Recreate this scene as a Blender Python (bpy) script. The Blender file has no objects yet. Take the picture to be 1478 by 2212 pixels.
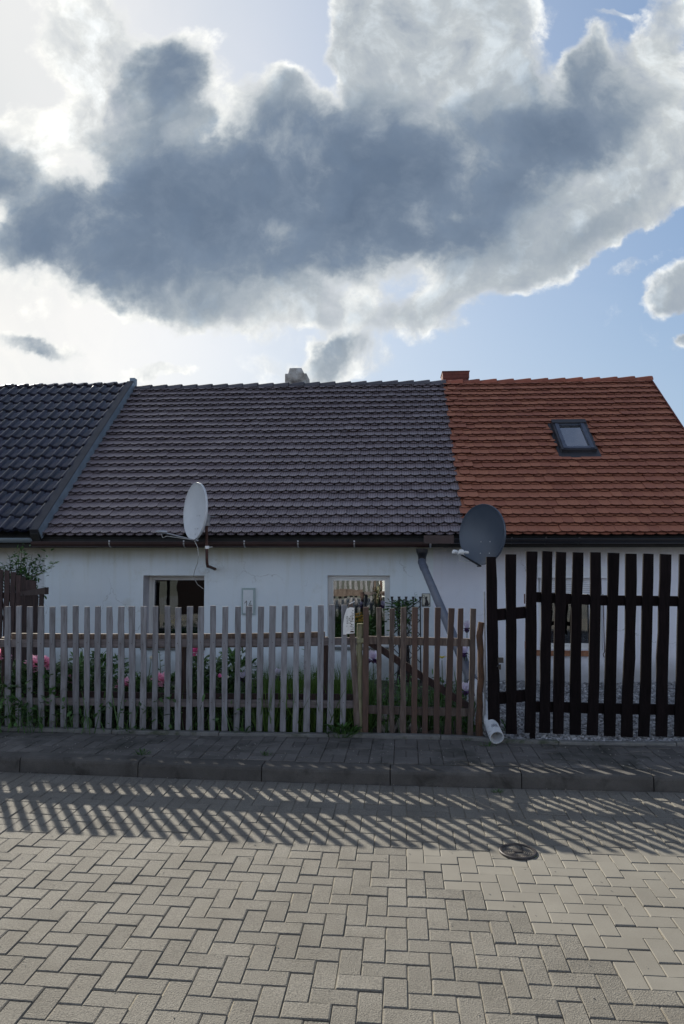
import bpy, math, random
from mathutils import Vector, Matrix, noise as mnoise
random.seed(7)
R = random.Random(11)
rad = math.radians
S = bpy.context.scene
COL = S.collection

# ------------------------------------------------------------------ camera
FPX, CX, CY, HCAM, PITCH = 1534.0, 739.0, 1106.0, 1.75, rad(3.51)
cam = bpy.data.cameras.new('camera'); co = bpy.data.objects.new('camera', cam); COL.objects.link(co)
cam.sensor_fit = 'VERTICAL'; cam.sensor_height = 36.0; cam.lens = FPX/2212*36.0
cam.clip_start = .05; cam.clip_end = 3000
co.location = (0, 0, HCAM); co.rotation_euler = (rad(90)+PITCH, 0, 0)
S.camera = co
S.render.resolution_x = 684; S.render.resolution_y = 1024
S.view_settings.view_transform = 'Standard'; S.view_settings.look = 'None'
S.view_settings.exposure = 0.8; S.view_settings.gamma = 1

def ray(px, py):
    a, b = (px-CX)/FPX, (CY-py)/FPX
    c, s = math.cos(PITCH), math.sin(PITCH)
    return Vector((a, c-b*s, s+b*c))
def at(px, py, Y):
    d = ray(px, py); return Vector((0, 0, HCAM))+d*(Y/d.y)
def gr(px, py, z=0.0):
    d = ray(px, py); return Vector((0, 0, HCAM))+d*((z-HCAM)/d.z)

# ------------------------------------------------------------------ sun and sky
SUNDIR = Vector((-.60, 1.0, .600)).normalized()
sun = bpy.data.lights.new('sun', 'SUN'); sun.energy = 4.8; sun.angle = rad(.6); sun.color = (1, .93, .80)
so = bpy.data.objects.new('sun', sun); COL.objects.link(so)
so.rotation_euler = SUNDIR.to_track_quat('Z', 'Y').to_euler()
so.location = (-6, 10, 12)
SUN_EL = math.asin(SUNDIR.z); SUN_AZ = math.atan2(SUNDIR.x, SUNDIR.y)

W = bpy.data.worlds.new('World'); S.world = W; W.use_nodes = True
wn = W.node_tree; wn.nodes.clear()
class NT:
    def __init__(s, t): s.t = t
    def n(s, kind, **kw):
        x = s.t.nodes.new(kind)
        for k, v in kw.items(): setattr(x, k, v)
        return x
    def l(s, a, b): s.t.links.new(a, b)
    def put(s, inp, v):
        if hasattr(v, 'is_output') or isinstance(v, bpy.types.NodeSocket): s.l(v, inp)
        else: inp.default_value = v
    def m(s, op, a, b=0.0, c=0.0, clamp=False):
        x = s.n('ShaderNodeMath', operation=op, use_clamp=clamp)
        s.put(x.inputs[0], a); s.put(x.inputs[1], b); s.put(x.inputs[2], c)
        return x.outputs[0]
    def vm(s, op, a, b=(0, 0, 0), sc=None):
        x = s.n('ShaderNodeVectorMath', operation=op)
        s.put(x.inputs[0], a); s.put(x.inputs[1], b)
        if sc is not None: s.put(x.inputs['Scale'], sc)
        return x.outputs['Value'] if op in ('DOT_PRODUCT', 'LENGTH') else x.outputs[0]
    def sstep(s, v, a, b, o0=0.0, o1=1.0):
        x = s.n('ShaderNodeMapRange', interpolation_type='SMOOTHSTEP')
        s.put(x.inputs[0], v); x.inputs[1].default_value = a; x.inputs[2].default_value = b
        x.inputs[3].default_value = o0; x.inputs[4].default_value = o1
        return x.outputs[0]
    def mix(s, f, a, b, mode='MIX'):
        x = s.n('ShaderNodeMix', data_type='RGBA', blend_type=mode)
        s.put(x.inputs[0], f)
        s.put(x.inputs[6], a if not isinstance(a, tuple) else (*a[:3], 1)); s.put(x.inputs[7], b if not isinstance(b, tuple) else (*b[:3], 1))
        return x.outputs[2]
    def noise(s, vec, scale, detail=4, rough=.5, dist=0.0, out=0):
        x = s.n('ShaderNodeTexNoise'); s.put(x.inputs['Vector'], vec)
        x.inputs['Scale'].default_value = scale; x.inputs['Detail'].default_value = detail
        x.inputs['Roughness'].default_value = rough; x.inputs['Distortion'].default_value = dist
        return x.outputs[out]
    def ramp(s, f, stops, interp='LINEAR'):
        x = s.n('ShaderNodeValToRGB'); s.put(x.inputs[0], f); r = x.color_ramp; r.interpolation = interp
        while len(r.elements) < len(stops): r.elements.new(.5)
        for e, (p, c) in zip(r.elements, stops): e.position = p; e.color = (*c, 1)
        return x.outputs[0]
def lin(*c):
    return tuple(((x/255)/12.92 if x/255 <= .04045 else ((x/255+.055)/1.055)**2.4) for x in c)
g = NT(wn)
GAIN = 2**S.view_settings.exposure
def skyc(*c): return tuple(x/GAIN for x in lin(*c))
tc = g.n('ShaderNodeTexCoord').outputs['Generated']
sx = g.n('ShaderNodeSeparateXYZ'); g.l(tc, sx.inputs[0])
yy = g.m('MAXIMUM', sx.outputs[1], .12)
cu = g.m('DIVIDE', sx.outputs[0], yy); cv = g.m('DIVIDE', sx.outputs[2], yy)
cb = g.n('ShaderNodeCombineXYZ'); g.l(cu, cb.inputs[0]); g.l(cv, cb.inputs[1]); P0 = cb.outputs[0]
# domain warp of the cloud outlines
w1 = g.vm('SUBTRACT', g.noise(P0, 3.2, 6, .6, out=1), (.5, .5, .5))
w2 = g.vm('SUBTRACT', g.noise(P0, 13, 5, .6, out=1), (.5, .5, .5))
P1 = g.vm('ADD', g.vm('ADD', P0, g.vm('SCALE', w1, sc=.17)), g.vm('SCALE', w2, sc=.05))
def blob(px, py, rx, ry, rot, amp):
    d = ray(px, py); u, v = d.x/d.y, d.z/d.y
    mp = g.n('ShaderNodeMapping', vector_type='TEXTURE'); g.l(P1, mp.inputs[0])
    mp.inputs['Location'].default_value = (u, v, 0); mp.inputs['Rotation'].default_value = (0, 0, rad(rot))
    k = 1.12/FPX
    mp.inputs['Scale'].default_value = (rx*k, ry*k, 1)
    fl = g.vm('MULTIPLY', mp.outputs[0], (1, 1, 0))
    L = g.vm('LENGTH', fl)
    return g.m('MULTIPLY', g.sstep(L, 1.0, 0.25), amp)
def field(lst):
    a = None
    for b in lst:
        x = g.m('SUBTRACT', 1.0, blob(*b)); a = x if a is None else g.m('MULTIPLY', a, x)
    return g.m('SUBTRACT', 1.0, a)
dark = [(560, 450, 570, 290, 4, 1.0), (900, 430, 340, 230, 0, 1.0), (170, 520, 300, 180, 0, .95), (340, 640, 340, 110, -16, .8), (1040, 320, 320, 210, 20, .8),
        (365, 175, 130, 160, -10, .9), (300, 330, 170, 140, 0, .55), (980, 30, 220, 130, 0, .5), (1250, 270, 260, 150, 32, .9), (1290, 130, 75, 150, -25, .85),
        (1310, 480, 250, 60, 32, .8), (1400, 170, 170, 130, 40, .9), (0, 360, 105, 130, 40, .95), (80, 742, 180, 30, -12, .45), (720, 775, 110, 40, 12, .6), (840, 240, 220, 120, 0, .5), (620, 250, 110, 100, 0, .5)]
light = [(200, 80, 150, 190, 20, .66), (240, 250, 150, 120, 30, .62), (570, 215, 120, 80, 0, .5), (765, 110, 75, 200, 0, .8), (950, 60, 290, 290, 0, .95),
         (600, 680, 520, 90, -4, .60), (1000, 630, 250, 90, 30, .70), (1370, 420, 330, 110, 34, .78), (1465, 630, 110, 70, 34, .9), (1440, 90, 100, 230, -10, .75),
         (690, 800, 250, 50, 0, .42), (375, 822, 100, 24, 0, .55), (1480, 745, 50, 18, 25, .7), (60, 290, 130, 130, -45, .6), (1440, 300, 160, 130, 40, .65), (1160, 520, 240, 120, 35, .75),
         (0, 560, 50, 80, 0, .3), (1340, 10, 60, 20, 0, .35), (1340, 600, 90, 30, 30, .32), (1120, 525, 60, 45, 0, .9), (1100, 190, 80, 60, 0, .8), (380, 270, 60, 90, 0, .6), (980, 445, 26, 20, 40, .6), (150, 560, 60, 40, 0, .3)]
K = field(dark); Lf = field(light)
D = g.m('SUBTRACT', 1.0, g.m('MULTIPLY', g.m('SUBTRACT', 1.0, K), g.m('SUBTRACT', 1.0, Lf)))
sunuv = (SUNDIR.x/SUNDIR.y, SUNDIR.z/SUNDIR.y, 0)
toward = g.vm('NORMALIZE', g.vm('SUBTRACT', sunuv, P0))
P2 = g.vm('ADD', P0, g.vm('SCALE', w1, sc=.10))
def fb(P):
    return g.m('SUBTRACT', g.noise(P, 5.0, 12, .60, .25), .5), g.m('SUBTRACT', g.noise(P, 15, 9, .60, .35), .5)
f1, f2 = fb(P2)
e1, e2 = fb(g.vm('ADD', P2, g.vm('SCALE', toward, sc=.030)))
emb = g.m('ADD', g.m('SUBTRACT', f1, e1), g.m('MULTIPLY', g.m('SUBTRACT', f2, e2), .55))
f3 = g.m('SUBTRACT', g.noise(P1, 2.3, 5, .55, .4), .5)
Dp = g.m('ADD', D, g.m('ADD', g.m('MULTIPLY', f1, 1.15), g.m('MULTIPLY', f2, .8)))
alpha = g.sstep(Dp, .17, .56)
inner = g.sstep(Dp, .30, .78)
Kp = g.m('ADD', g.m('SUBTRACT', K, g.m('MULTIPLY', Lf, .22)), g.m('ADD', g.m('MULTIPLY', f3, 1.1), g.m('ADD', g.m('MULTIPLY', f1, 1.05), g.m('MULTIPLY', f2, .38))))
mid = g.ramp(g.m('ADD', g.m('MULTIPLY', g.m('ADD', f3, f1), .9), .5), [(.2, skyc(208, 213, 214)), (.5, skyc(180, 189, 196)), (.8, skyc(150, 163, 176))])
drk = g.ramp(g.sstep(Kp, .45, 1.35), [(0, skyc(146, 159, 172)), (.5, skyc(120, 136, 156)), (1, skyc(98, 115, 137))])
body = g.mix(g.m('MULTIPLY', g.sstep(Kp, .12, .80), g.sstep(Dp, .45, .95)), mid, drk)
rim = g.mix(g.sstep(emb, -.06, .12), skyc(198, 207, 218), skyc(238, 239, 236))
sdot = g.m('POWER', g.m('MAXIMUM', g.vm('DOT_PRODUCT', tc, tuple(SUNDIR)), 0), 12.0)
thin = g.m('MULTIPLY', g.m('SUBTRACT', 1.0, g.sstep(Kp, .12, .50)), sdot)
body = g.mix(g.m('MULTIPLY', thin, 1.0, clamp=True), body, skyc(232, 234, 233))
ccol = g.mix(inner, rim, body)
lit = g.m('ADD', 1.0, g.m('MULTIPLY', emb, g.m('SUBTRACT', 2.4, g.m('MULTIPLY', g.sstep(Kp, .2, .9), 1.9))))
lit = g.m('MINIMUM', lit, 1.4)
shd = g.m('MULTIPLY', g.m('SUBTRACT', 1.0, lit), 1.5, clamp=True)
ccol = g.mix(g.m('MINIMUM', shd, .75), ccol, skyc(150, 162, 178))
ccol = g.vm('SCALE', ccol, sc=g.m('MAXIMUM', lit, 1.0))
# clear air: physical sky, plus the bright veil around the hidden sun
sk = g.n('ShaderNodeTexSky', sky_type='NISHITA'); sk.sun_disc = False; sk.sun_elevation = SUN_EL; sk.sun_rotation = SUN_AZ
sk.air_density = 1.2; sk.dust_density = 1.6; sk.ozone_density = 1.2
clear = g.vm('SCALE', sk.outputs[0], sc=.075)
sd = g.m('MAXIMUM', g.vm('DOT_PRODUCT', tc, tuple(SUNDIR)), 0)
veil = g.m('POWER', sd, 9.0)
wis = g.sstep(g.noise(P1, 2.2, 8, .6, .8), .42, .75)
haze_low = g.m('MULTIPLY', g.sstep(cv, .42, .05), .55)
base = g.mix(g.m('ADD', haze_low, g.m('MULTIPLY', wis, .5), clamp=True), clear, skyc(196, 214, 232))
base = g.mix(g.m('MULTIPLY', veil, 1.0, clamp=True), base, skyc(228, 231, 232))
base = g.mix(.45, base, g.ramp(g.m('ADD', g.m('MULTIPLY', cu, -.8), .5), [(0, skyc(128, 164, 212)), (.45, skyc(172, 192, 222)), (.8, skyc(216, 221, 228)), (1, skyc(228, 230, 228))]))
# silver edges get brighter the nearer they are to the sun
edge = g.m('MULTIPLY', g.m('SUBTRACT', 1.0, inner), g.m('POWER', sd, 5.0))
ccol2 = g.mix(g.m('MULTIPLY', edge, .6, clamp=True), ccol, tuple(x*1.25 for x in skyc(255, 252, 242)))
front = g.mix(alpha, base, ccol2)
# behind the photographer: broken pale cloud on blue
bn = g.sstep(g.noise(tc, 2.4, 8, .6, .5), .40, .66)
back = g.mix(bn, (.44, .58, .80), (.64, .72, .84))
back = g.mix(g.sstep(sx.outputs[2], .62, .15), g.mix(bn, (.075, .105, .17), (.18, .205, .27)), back)
fm = g.sstep(sx.outputs[1], .12, .40)
allc = g.mix(g.m('MULTIPLY', fm, g.sstep(sx.outputs[2], .86, .68)), back, front)
allc = g.mix(g.sstep(sx.outputs[2], -.06, .0), (.10, .11, .11), allc)
bgn = g.n('ShaderNodeBackground'); g.l(allc, bgn.inputs[0]); bgn.inputs[1].default_value = 1.0
wo = g.n('ShaderNodeOutputWorld'); g.l(bgn.outputs[0], wo.inputs[0])
W.cycles.sampling_method = 'MANUAL'; W.cycles.sample_map_resolution = 512

# ------------------------------------------------------------------ materials
def newmat(name):
    m = bpy.data.materials.new(name); m.use_nodes = True
    t = NT(m.node_tree); b = m.node_tree.nodes['Principled BSDF']
    return m, t, b
def M(name, stops, scale=8, detail=6, rough=.7, stretch=(1, 1, 1), bump=None, rnd=0.0, orand=0.0, spec=.5, metal=0.0, rvar=.0, coat=0.0, trans=0.0, dirt=None, fine=None, coord='Object'):
    m, t, b = newmat(name)
    tcn = t.n('ShaderNodeTexCoord'); vec = tcn.outputs[coord]
    oi = t.n('ShaderNodeObjectInfo').outputs['Random']
    vec = t.vm('ADD', vec, t.vm('SCALE', (7.1, 3.3, 5.7), sc=t.m('MULTIPLY', oi, 10)) ) if orand else vec
    sv = t.vm('MULTIPLY', vec, stretch)
    n = t.noise(sv, scale, detail, .6)
    if len(stops) == 1: c = t.mix(0.0, stops[0], stops[0])
    else:
        k = len(stops)-1
        c = t.ramp(n, [(.32+.36*i/k, s) for i, s in enumerate(stops)])
    if fine:
        fs, fa = fine
        fn = t.noise(vec, fs, 3, .7)
        c = t.mix(1.0, c, t.ramp(fn, [(.3, (1-fa,)*3), (.7, (1+fa if fa < 0 else 1.0,)*3)]), 'MULTIPLY')
    if rnd:
        at_ = t.n('ShaderNodeAttribute', attribute_name='rnd').outputs['Fac']
        hs = t.n('ShaderNodeHueSaturation'); t.l(c, hs.inputs['Color'])
        t.l(t.m('ADD', 1-rnd, t.m('MULTIPLY', at_, 2*rnd)), hs.inputs['Value']); c = hs.outputs[0]
    if orand:
        hs = t.n('ShaderNodeHueSaturation'); t.l(c, hs.inputs['Color'])
        t.l(t.m('ADD', 1-orand, t.m('MULTIPLY', oi, 2*orand)), hs.inputs['Value']); c = hs.outputs[0]
    if dirt:
        dc, ds, lo, hi = dirt
        dn = t.noise(vec, ds, 6, .65, .4)
        c = t.mix(t.sstep(dn, lo, hi), c, dc)
    t.l(c, b.inputs['Base Color'])
    if rvar: t.l(t.m('ADD', rough-rvar, t.m('MULTIPLY', n, 2*rvar)), b.inputs['Roughness'])
    else: b.inputs['Roughness'].default_value = rough
    b.inputs['Specular IOR Level'].default_value = spec; b.inputs['Metallic'].default_value = metal
    b.inputs['Coat Weight'].default_value = coat; b.inputs['Coat Roughness'].default_value = .07
    if bump:
        bs, bst, bd = bump
        bn_ = t.noise(sv, bs, 5, .6)
        bp = t.n('ShaderNodeBump'); bp.inputs['Strength'].default_value = bst; bp.inputs['Distance'].default_value = bd
        t.l(bn_, bp.inputs['Height']); t.l(bp.outputs[0], b.inputs['Normal'])
    if trans:
        tr = t.n('ShaderNodeBsdfTranslucent'); t.l(c, tr.inputs[0])
        ms = t.n('ShaderNodeMixShader'); ms.inputs[0].default_value = trans
        t.l(b.outputs[0], ms.inputs[1]); t.l(tr.outputs[0], ms.inputs[2])
        t.l(ms.outputs[0], m.node_tree.nodes['Material Output'].inputs[0])
    return m
def sc3(c, k): return tuple(x*k for x in c)

MT = {}
MT['paver'] = M('paver', [(.210, .195, .166), (.272, .256, .222)], 3, 5, .9, rnd=.085, fine=(150, .6), bump=(150, 1.0, .008), dirt=((.13, .118, .098), 1.1, .5, .8))
MT['paver_smooth'] = M('paver_smooth', [(.172, .160, .136), (.210, .198, .170)], 3, 5, .85, rnd=.07, fine=(300, .14), bump=(300, .2, .002), dirt=((.20, .185, .16), 2.2, .55, .85))
MT['joint'] = M('joint_sand', [(.16, .145, .115), (.42, .37, .28)], 1.7, 6, .95, fine=(200, .4), bump=(160, .8, .006))
MT['pave'] = M('pavement_block', [(.105, .098, .09), (.16, .15, .14)], 3, 6, .92, rnd=.2, fine=(180, .35), bump=(150, .5, .004), dirt=((.04, .04, .034), 2.5, .45, .7))
MT['kerb'] = M('kerb_concrete', [(.068, .064, .059), (.12, .113, .104)], 4, 8, .9, fine=(160, .35), bump=(120, .5, .004), rnd=.12, dirt=((.03, .028, .024), 5, .5, .72))
MT['edging'] = M('edging_concrete', [(.13, .13, .125), (.2, .2, .19)], 6, 8, .9, fine=(160, .3), bump=(100, .4, .004), dirt=((.05, .06, .035), 5, .5, .7))
MT['soil'] = M('soil', [(.025, .02, .014), (.06, .05, .035)], 6, 8, .95, bump=(20, .8, .02))
MT['earth'] = M('earth', [(.06, .06, .04), (.10, .10, .06)], 1.5, 8, .95, bump=(5, .5, .02))
MT['gravel'] = M('gravel', [(.10, .10, .10), (.42, .42, .42)], 60, 3, .85, rnd=.1, bump=(40, .8, .02))
MT['stone'] = M('gravel_stone', [(.17, .17, .18), (.38, .38, .38)], 9, 3, .8, rnd=.5)
MT['tile_grey'] = None
MT['tile_black'] = M('glazed_tile', [(.007, .007, .016), (.013, .012, .026)], 5, 4, .12, rnd=.25, coat=.7, bump=(3, .03, .02), spec=.5)
MT['ridge_grey'] = M('ridge_tile_grey', [(.05, .046, .055), (.085, .08, .09)], 5, 6, .55, rnd=.15, bump=(30, .3, .004))
MT['ridge_red'] = M('ridge_tile_red', [(.20, .055, .030), (.28, .085, .048)], 6, 6, .7, rnd=.2, bump=(30, .3, .004))
MT['verge_metal'] = M('verge_metal', [(.020, .021, .026), (.035, .036, .043)], 6, 6, .5, spec=.5, bump=(4, .2, .01))
MT['zinc'] = M('zinc_flashing', [(.13, .17, .21), (.20, .25, .30)], 5, 6, .5, metal=.2, bump=(4, .2, .01))
MT['sash_metal'] = M('sash_metal', [(.05, .062, .09), (.085, .10, .135)], 6, 6, .45, metal=.2)
MT['verge_red'] = MT['ridge_grey']
MT['gutter_brown'] = M('brown_gutter', [(.030, .015, .013), (.045, .022, .02)], 4, 4, .5)
MT['gutter_black'] = M('black_gutter', [(.010, .010, .013), (.016, .016, .02)], 4, 4, .35)
MT['gutter_zinc'] = M('zinc_gutter', [(.16, .2, .23), (.22, .26, .29)], 4, 4, .45, metal=.3)
MT['fascia'] = M('dark_fascia', [(.010, .010, .010), (.02, .02, .018)], 6, 4, .8)
MT['galv'] = M('galvanised', [(.35, .36, .38), (.5, .5, .52)], 20, 4, .4, metal=.7)
MT['rust'] = M('rusty_pipe', [(.035, .016, .013), (.085, .036, .024)], 25, 6, .8, bump=(60, .4, .002))
MT['frame'] = M('window_frame', [(.62, .63, .60), (.72, .72, .70)], 4, 4, .4)
MT['reveal'] = M('window_reveal', [(.42, .41, .44), (.52, .51, .54)], 5, 5, .8, bump=(60, .3, .002))
MT['curtain'] = M('curtain', [(.30, .32, .34), (.5, .52, .55)], 14, 3, .9, stretch=(1, 1, .05))
MT['room'] = M('room', [(.012, .012, .014), (.02, .02, .022)], 3, 2, .95)
MT['sill'] = M('brick_sill', [(.22, .09, .05), (.35, .17, .09)], 12, 5, .85, bump=(30, .4, .004))
MT['shutter'] = M('shutter', [(.60, .62, .64), (.70, .71, .73)], 4, 3, .5)
MT['plate'] = M('white_plate', [(.60, .64, .66), (.70, .73, .74)], 6, 4, .5)
MT['plate_rim'] = M('plate_rim', [(.30, .38, .38), (.38, .46, .45)], 8, 4, .6)
MT['black'] = M('black_paint', [(.012, .012, .014)], rough=.5)
MT['cream'] = M('cream_sign', [(.50, .48, .40), (.58, .56, .47)], 20, 4, .6)
MT['ink'] = M('ink', [(.10, .09, .08)], rough=.7)
MT['dish_white'] = M('pale_dish', [(.50, .52, .54), (.58, .60, .62)], 3, 5, .45, dirt=((.38, .39, .38), 3, .5, .9))
MT['dish_grey'] = M('graphite_dish', [(.045, .06, .085), (.06, .078, .105)], 2, 5, .38, spec=.5)
MT['white_plastic'] = M('white_plastic', [(.62, .62, .60), (.72, .72, .70)], 10, 4, .4)
MT['cable'] = M('cable', [(.45, .45, .43)], rough=.6)
MT['pipe_grey'] = M('grey_pipe', [(.085, .097, .13), (.12, .135, .17)], 5, 5, .5)
MT['pipe_white'] = M('white_pipe', [(.50, .53, .56), (.68, .70, .72)], 9, 6, .45, dirt=((.25, .24, .22), 14, .56, .7))
MT['wood_grey'] = M('weathered_wood', [(.11, .107, .110), (.182, .182, .194), (.228, .23, .248)], 7, 8, .85, stretch=(6, 6, .7), orand=.22, bump=(9, .5, .004), dirt=((.055, .045, .042), 5, .62, .78))
MT['wood_rail'] = M('rail_wood', [(.10, .085, .085), (.19, .165, .165)], 7, 8, .85, stretch=(.7, 6, 6), orand=.2, bump=(9, .5, .004))
MT['wood_brown'] = M('brown_wood', [(.04, .028, .023), (.08, .058, .047), (.12, .098, .085)], 7, 8, .8, stretch=(6, 6, .8), orand=.35, bump=(9, .5, .004))
MT['wood_red'] = M('red_brown_wood', [(.045, .026, .020), (.088, .050, .037)], 8, 8, .75, stretch=(6, 6, .8), orand=.3, bump=(9, .5, .004))
MT['wood_dark'] = M('dark_stained_wood', [(.0035, .0025, .0028), (.009, .006, .0068)], 8, 8, .9, stretch=(6, 6, .8), orand=.25, bump=(12, .6, .004), spec=.12)
MT['wood_old'] = M('old_brown_wood', [(.022, .013, .013), (.06, .036, .032)], 8, 8, .85, stretch=(6, 6, .8), orand=.3, bump=(9, .5, .004))
MT['post_green'] = M('mossy_post', [(.11, .11, .05), (.24, .23, .15)], 9, 8, .9, stretch=(4, 4, .8), bump=(20, .6, .006))
MT['post_rust'] = M('orange_post', [(.035, .020, .014), (.11, .055, .028)], 8, 8, .85, stretch=(4, 4, .9), bump=(20, .7, .008))
MT['plaster_old'] = M('chimney_plaster', [(.10, .085, .075), (.33, .31, .28), (.5, .49, .47)], 5, 8, .9, bump=(20, .5, .01))
MT['brick'] = M('chimney_brick', [(.10, .028, .020), (.16, .045, .032)], 10, 6, .85, bump=(30, .5, .006))
MT['iron'] = M('cast_iron', [(.03, .027, .028), (.075, .068, .07)], 20, 6, .4, metal=.3, bump=(60, .4, .002))
MT['leaf_dark'] = M('dark_leaf', [(.035, .085, .028), (.09, .18, .05)], 5, 4, .45, rnd=.5, trans=.35)
MT['leaf_mid'] = M('green_leaf', [(.035, .085, .02), (.07, .15, .035)], 5, 4, .5, rnd=.5, trans=.4)
MT['leaf_lime'] = M('lime_leaf', [(.05, .11, .015), (.10, .18, .035)], 5, 4, .5, rnd=.4, trans=.5)
MT['stem'] = M('stem', [(.05, .09, .025), (.09, .12, .05)], 8, 3, .7)
MT['twig'] = M('twig', [(.035, .025, .02), (.07, .05, .035)], 10, 3, .8)
MT['pink'] = M('pink_petal', [(.86, .40, .58), (.97, .62, .76)], 14, 3, .6, rnd=.2, trans=.45)
MT['magenta'] = M('magenta_petal', [(.82, .16, .48), (.97, .38, .66)], 14, 3, .6, rnd=.2, trans=.45)
MT['lilac'] = M('lilac_petal', [(.68, .62, .80), (.86, .82, .92)], 12, 3, .6, rnd=.2, trans=.5)
MT['purple'] = M('purple_petal', [(.05, .02, .09), (.13, .05, .19)], 12, 3, .6, rnd=.3, trans=.3)
MT['yellow'] = M('yellow_petal', [(.60, .48, .05), (.75, .65, .12)], 12, 3, .6, rnd=.2, trans=.4)
MT['orange'] = M('ochre_bloom', [(.35, .20, .03), (.50, .33, .06)], 12, 3, .7, rnd=.3, trans=.3)
MT['whitep'] = M('white_petal', [(.62, .62, .50), (.75, .75, .66)], 12, 3, .6, rnd=.2, trans=.4)
MT['rock'] = M('garden_rock', [(.16, .15, .13), (.34, .32, .29)], 8, 8, .9, bump=(20, .6, .01))

def tile_mat(name, c0, c1, ribs, rough, spec):
    m, t, b = newmat(name)
    tco = t.n('ShaderNodeTexCoord'); vec = tco.outputs['Object']; uv = tco.outputs['UV']
    at_ = t.n('ShaderNodeAttribute', attribute_name='rnd').outputs['Fac']
    c = t.mix(t.noise(vec, 1.1, 7, .6), c0, c1)
    hs = t.n('ShaderNodeHueSaturation'); t.l(c, hs.inputs['Color'])
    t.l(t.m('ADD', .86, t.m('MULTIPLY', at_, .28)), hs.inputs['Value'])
    t.l(t.m('ADD', .497, t.m('MULTIPLY', at_, .006)), hs.inputs['Hue']); c = hs.outputs[0]
    st = t.noise(t.vm('MULTIPLY', vec, (14, 2, 2)), 6, 5, .7)
    c = t.mix(1.0, c, t.ramp(st, [(.3, (.72,)*3), (.7, (1.0,)*3)]), 'MULTIPLY')
    lich = t.sstep(t.noise(vec, 2.6, 9, .7), .60, .78)
    c = t.mix(t.m('MULTIPLY', lich, .45), c, sc3(c0, .5))
    c = t.mix(t.m('MULTIPLY', t.sstep(t.noise(vec, 5.5, 9, .75), .66, .74), .35), c, (.22, .22, .17))
    sp = t.n('ShaderNodeSeparateXYZ'); t.l(uv, sp.inputs[0])
    h = t.noise(vec, 90, 4, .6)
    if ribs:
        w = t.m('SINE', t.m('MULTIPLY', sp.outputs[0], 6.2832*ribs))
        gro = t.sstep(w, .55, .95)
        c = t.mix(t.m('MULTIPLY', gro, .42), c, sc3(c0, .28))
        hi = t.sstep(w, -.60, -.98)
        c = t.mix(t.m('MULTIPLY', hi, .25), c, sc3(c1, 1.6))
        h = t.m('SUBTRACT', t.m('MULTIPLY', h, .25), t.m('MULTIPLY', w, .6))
    bp = t.n('ShaderNodeBump'); bp.inputs['Strength'].default_value = .7; bp.inputs['Distance'].default_value = .003
    t.l(h, bp.inputs['Height']); t.l(bp.outputs[0], b.inputs['Normal'])
    t.l(c, b.inputs['Base Color']); b.inputs['Roughness'].default_value = rough; b.inputs['Specular IOR Level'].default_value = spec
    return m
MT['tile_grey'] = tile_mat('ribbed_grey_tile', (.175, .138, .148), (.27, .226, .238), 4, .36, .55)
MT['tile_red'] = tile_mat('red_clay_tile', (.36, .137, .080), (.40, .156, .096), 0, .75, .3)

def plaster(name, c0, c1, bump, stain):
    m, t, b = newmat(name)
    vec = t.n('ShaderNodeTexCoord').outputs['Object']
    c = t.mix(t.sstep(t.noise(vec, .9, 8, .6), .35, .7), c0, c1)
    fn = t.noise(vec, 140, 4, .7)
    c = t.mix(1.0, c, t.ramp(fn, [(.3, (.86,)*3), (.7, (1.0,)*3)]), 'MULTIPLY')
    # rain splash dirt along the foot, grime under the eaves, vertical runs
    sp = t.n('ShaderNodeSeparateXYZ'); t.l(vec, sp.inputs[0])
    run = t.noise(t.vm('MULTIPLY', vec, (9, 9, .8)), 1, 6, .6)
    c = t.mix(t.m('MULTIPLY', t.sstep(run, .5, .8), .25), c, stain)
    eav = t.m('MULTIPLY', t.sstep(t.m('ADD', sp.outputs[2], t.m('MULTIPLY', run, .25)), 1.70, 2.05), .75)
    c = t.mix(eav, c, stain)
    vo = t.n('ShaderNodeTexVoronoi', feature='DISTANCE_TO_EDGE'); vo.inputs['Scale'].default_value = .9
    t.l(t.vm('ADD', vec, t.vm('SCALE', t.noise(vec, 2.5, 6, .6, out=1), sc=.5)), vo.inputs['Vector'])
    crk = t.m('MULTIPLY', t.sstep(vo.outputs['Distance'], .006, .0015), t.sstep(t.noise(vec, .8, 2, .5), .48, .6))
    c = t.mix(t.m('MULTIPLY', crk, .45), c, (.25, .25, .24))
    c = t.mix(t.m('MULTIPLY', t.sstep(t.noise(vec, 1.7, 7, .7), .55, .72), .28), c, stain)
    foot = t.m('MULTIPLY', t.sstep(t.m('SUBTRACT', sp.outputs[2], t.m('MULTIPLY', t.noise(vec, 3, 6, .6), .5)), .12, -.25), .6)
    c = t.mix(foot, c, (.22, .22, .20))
    bp = t.n('ShaderNodeBump'); bp.inputs['Strength'].default_value = bump; bp.inputs['Distance'].default_value = .006
    t.l(t.noise(vec, 75, 6, .65), bp.inputs['Height']); t.l(bp.outputs[0], b.inputs['Normal'])
    t.l(c, b.inputs['Base Color']); b.inputs['Roughness'].default_value = .9
    return m
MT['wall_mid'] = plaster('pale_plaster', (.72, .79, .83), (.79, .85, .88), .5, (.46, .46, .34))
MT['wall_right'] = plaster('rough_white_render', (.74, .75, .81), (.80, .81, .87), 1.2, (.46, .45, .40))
MT['wall_left'] = plaster('old_white_plaster', (.58, .61, .64), (.66, .69, .72), .5, (.40, .38, .29))

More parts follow.
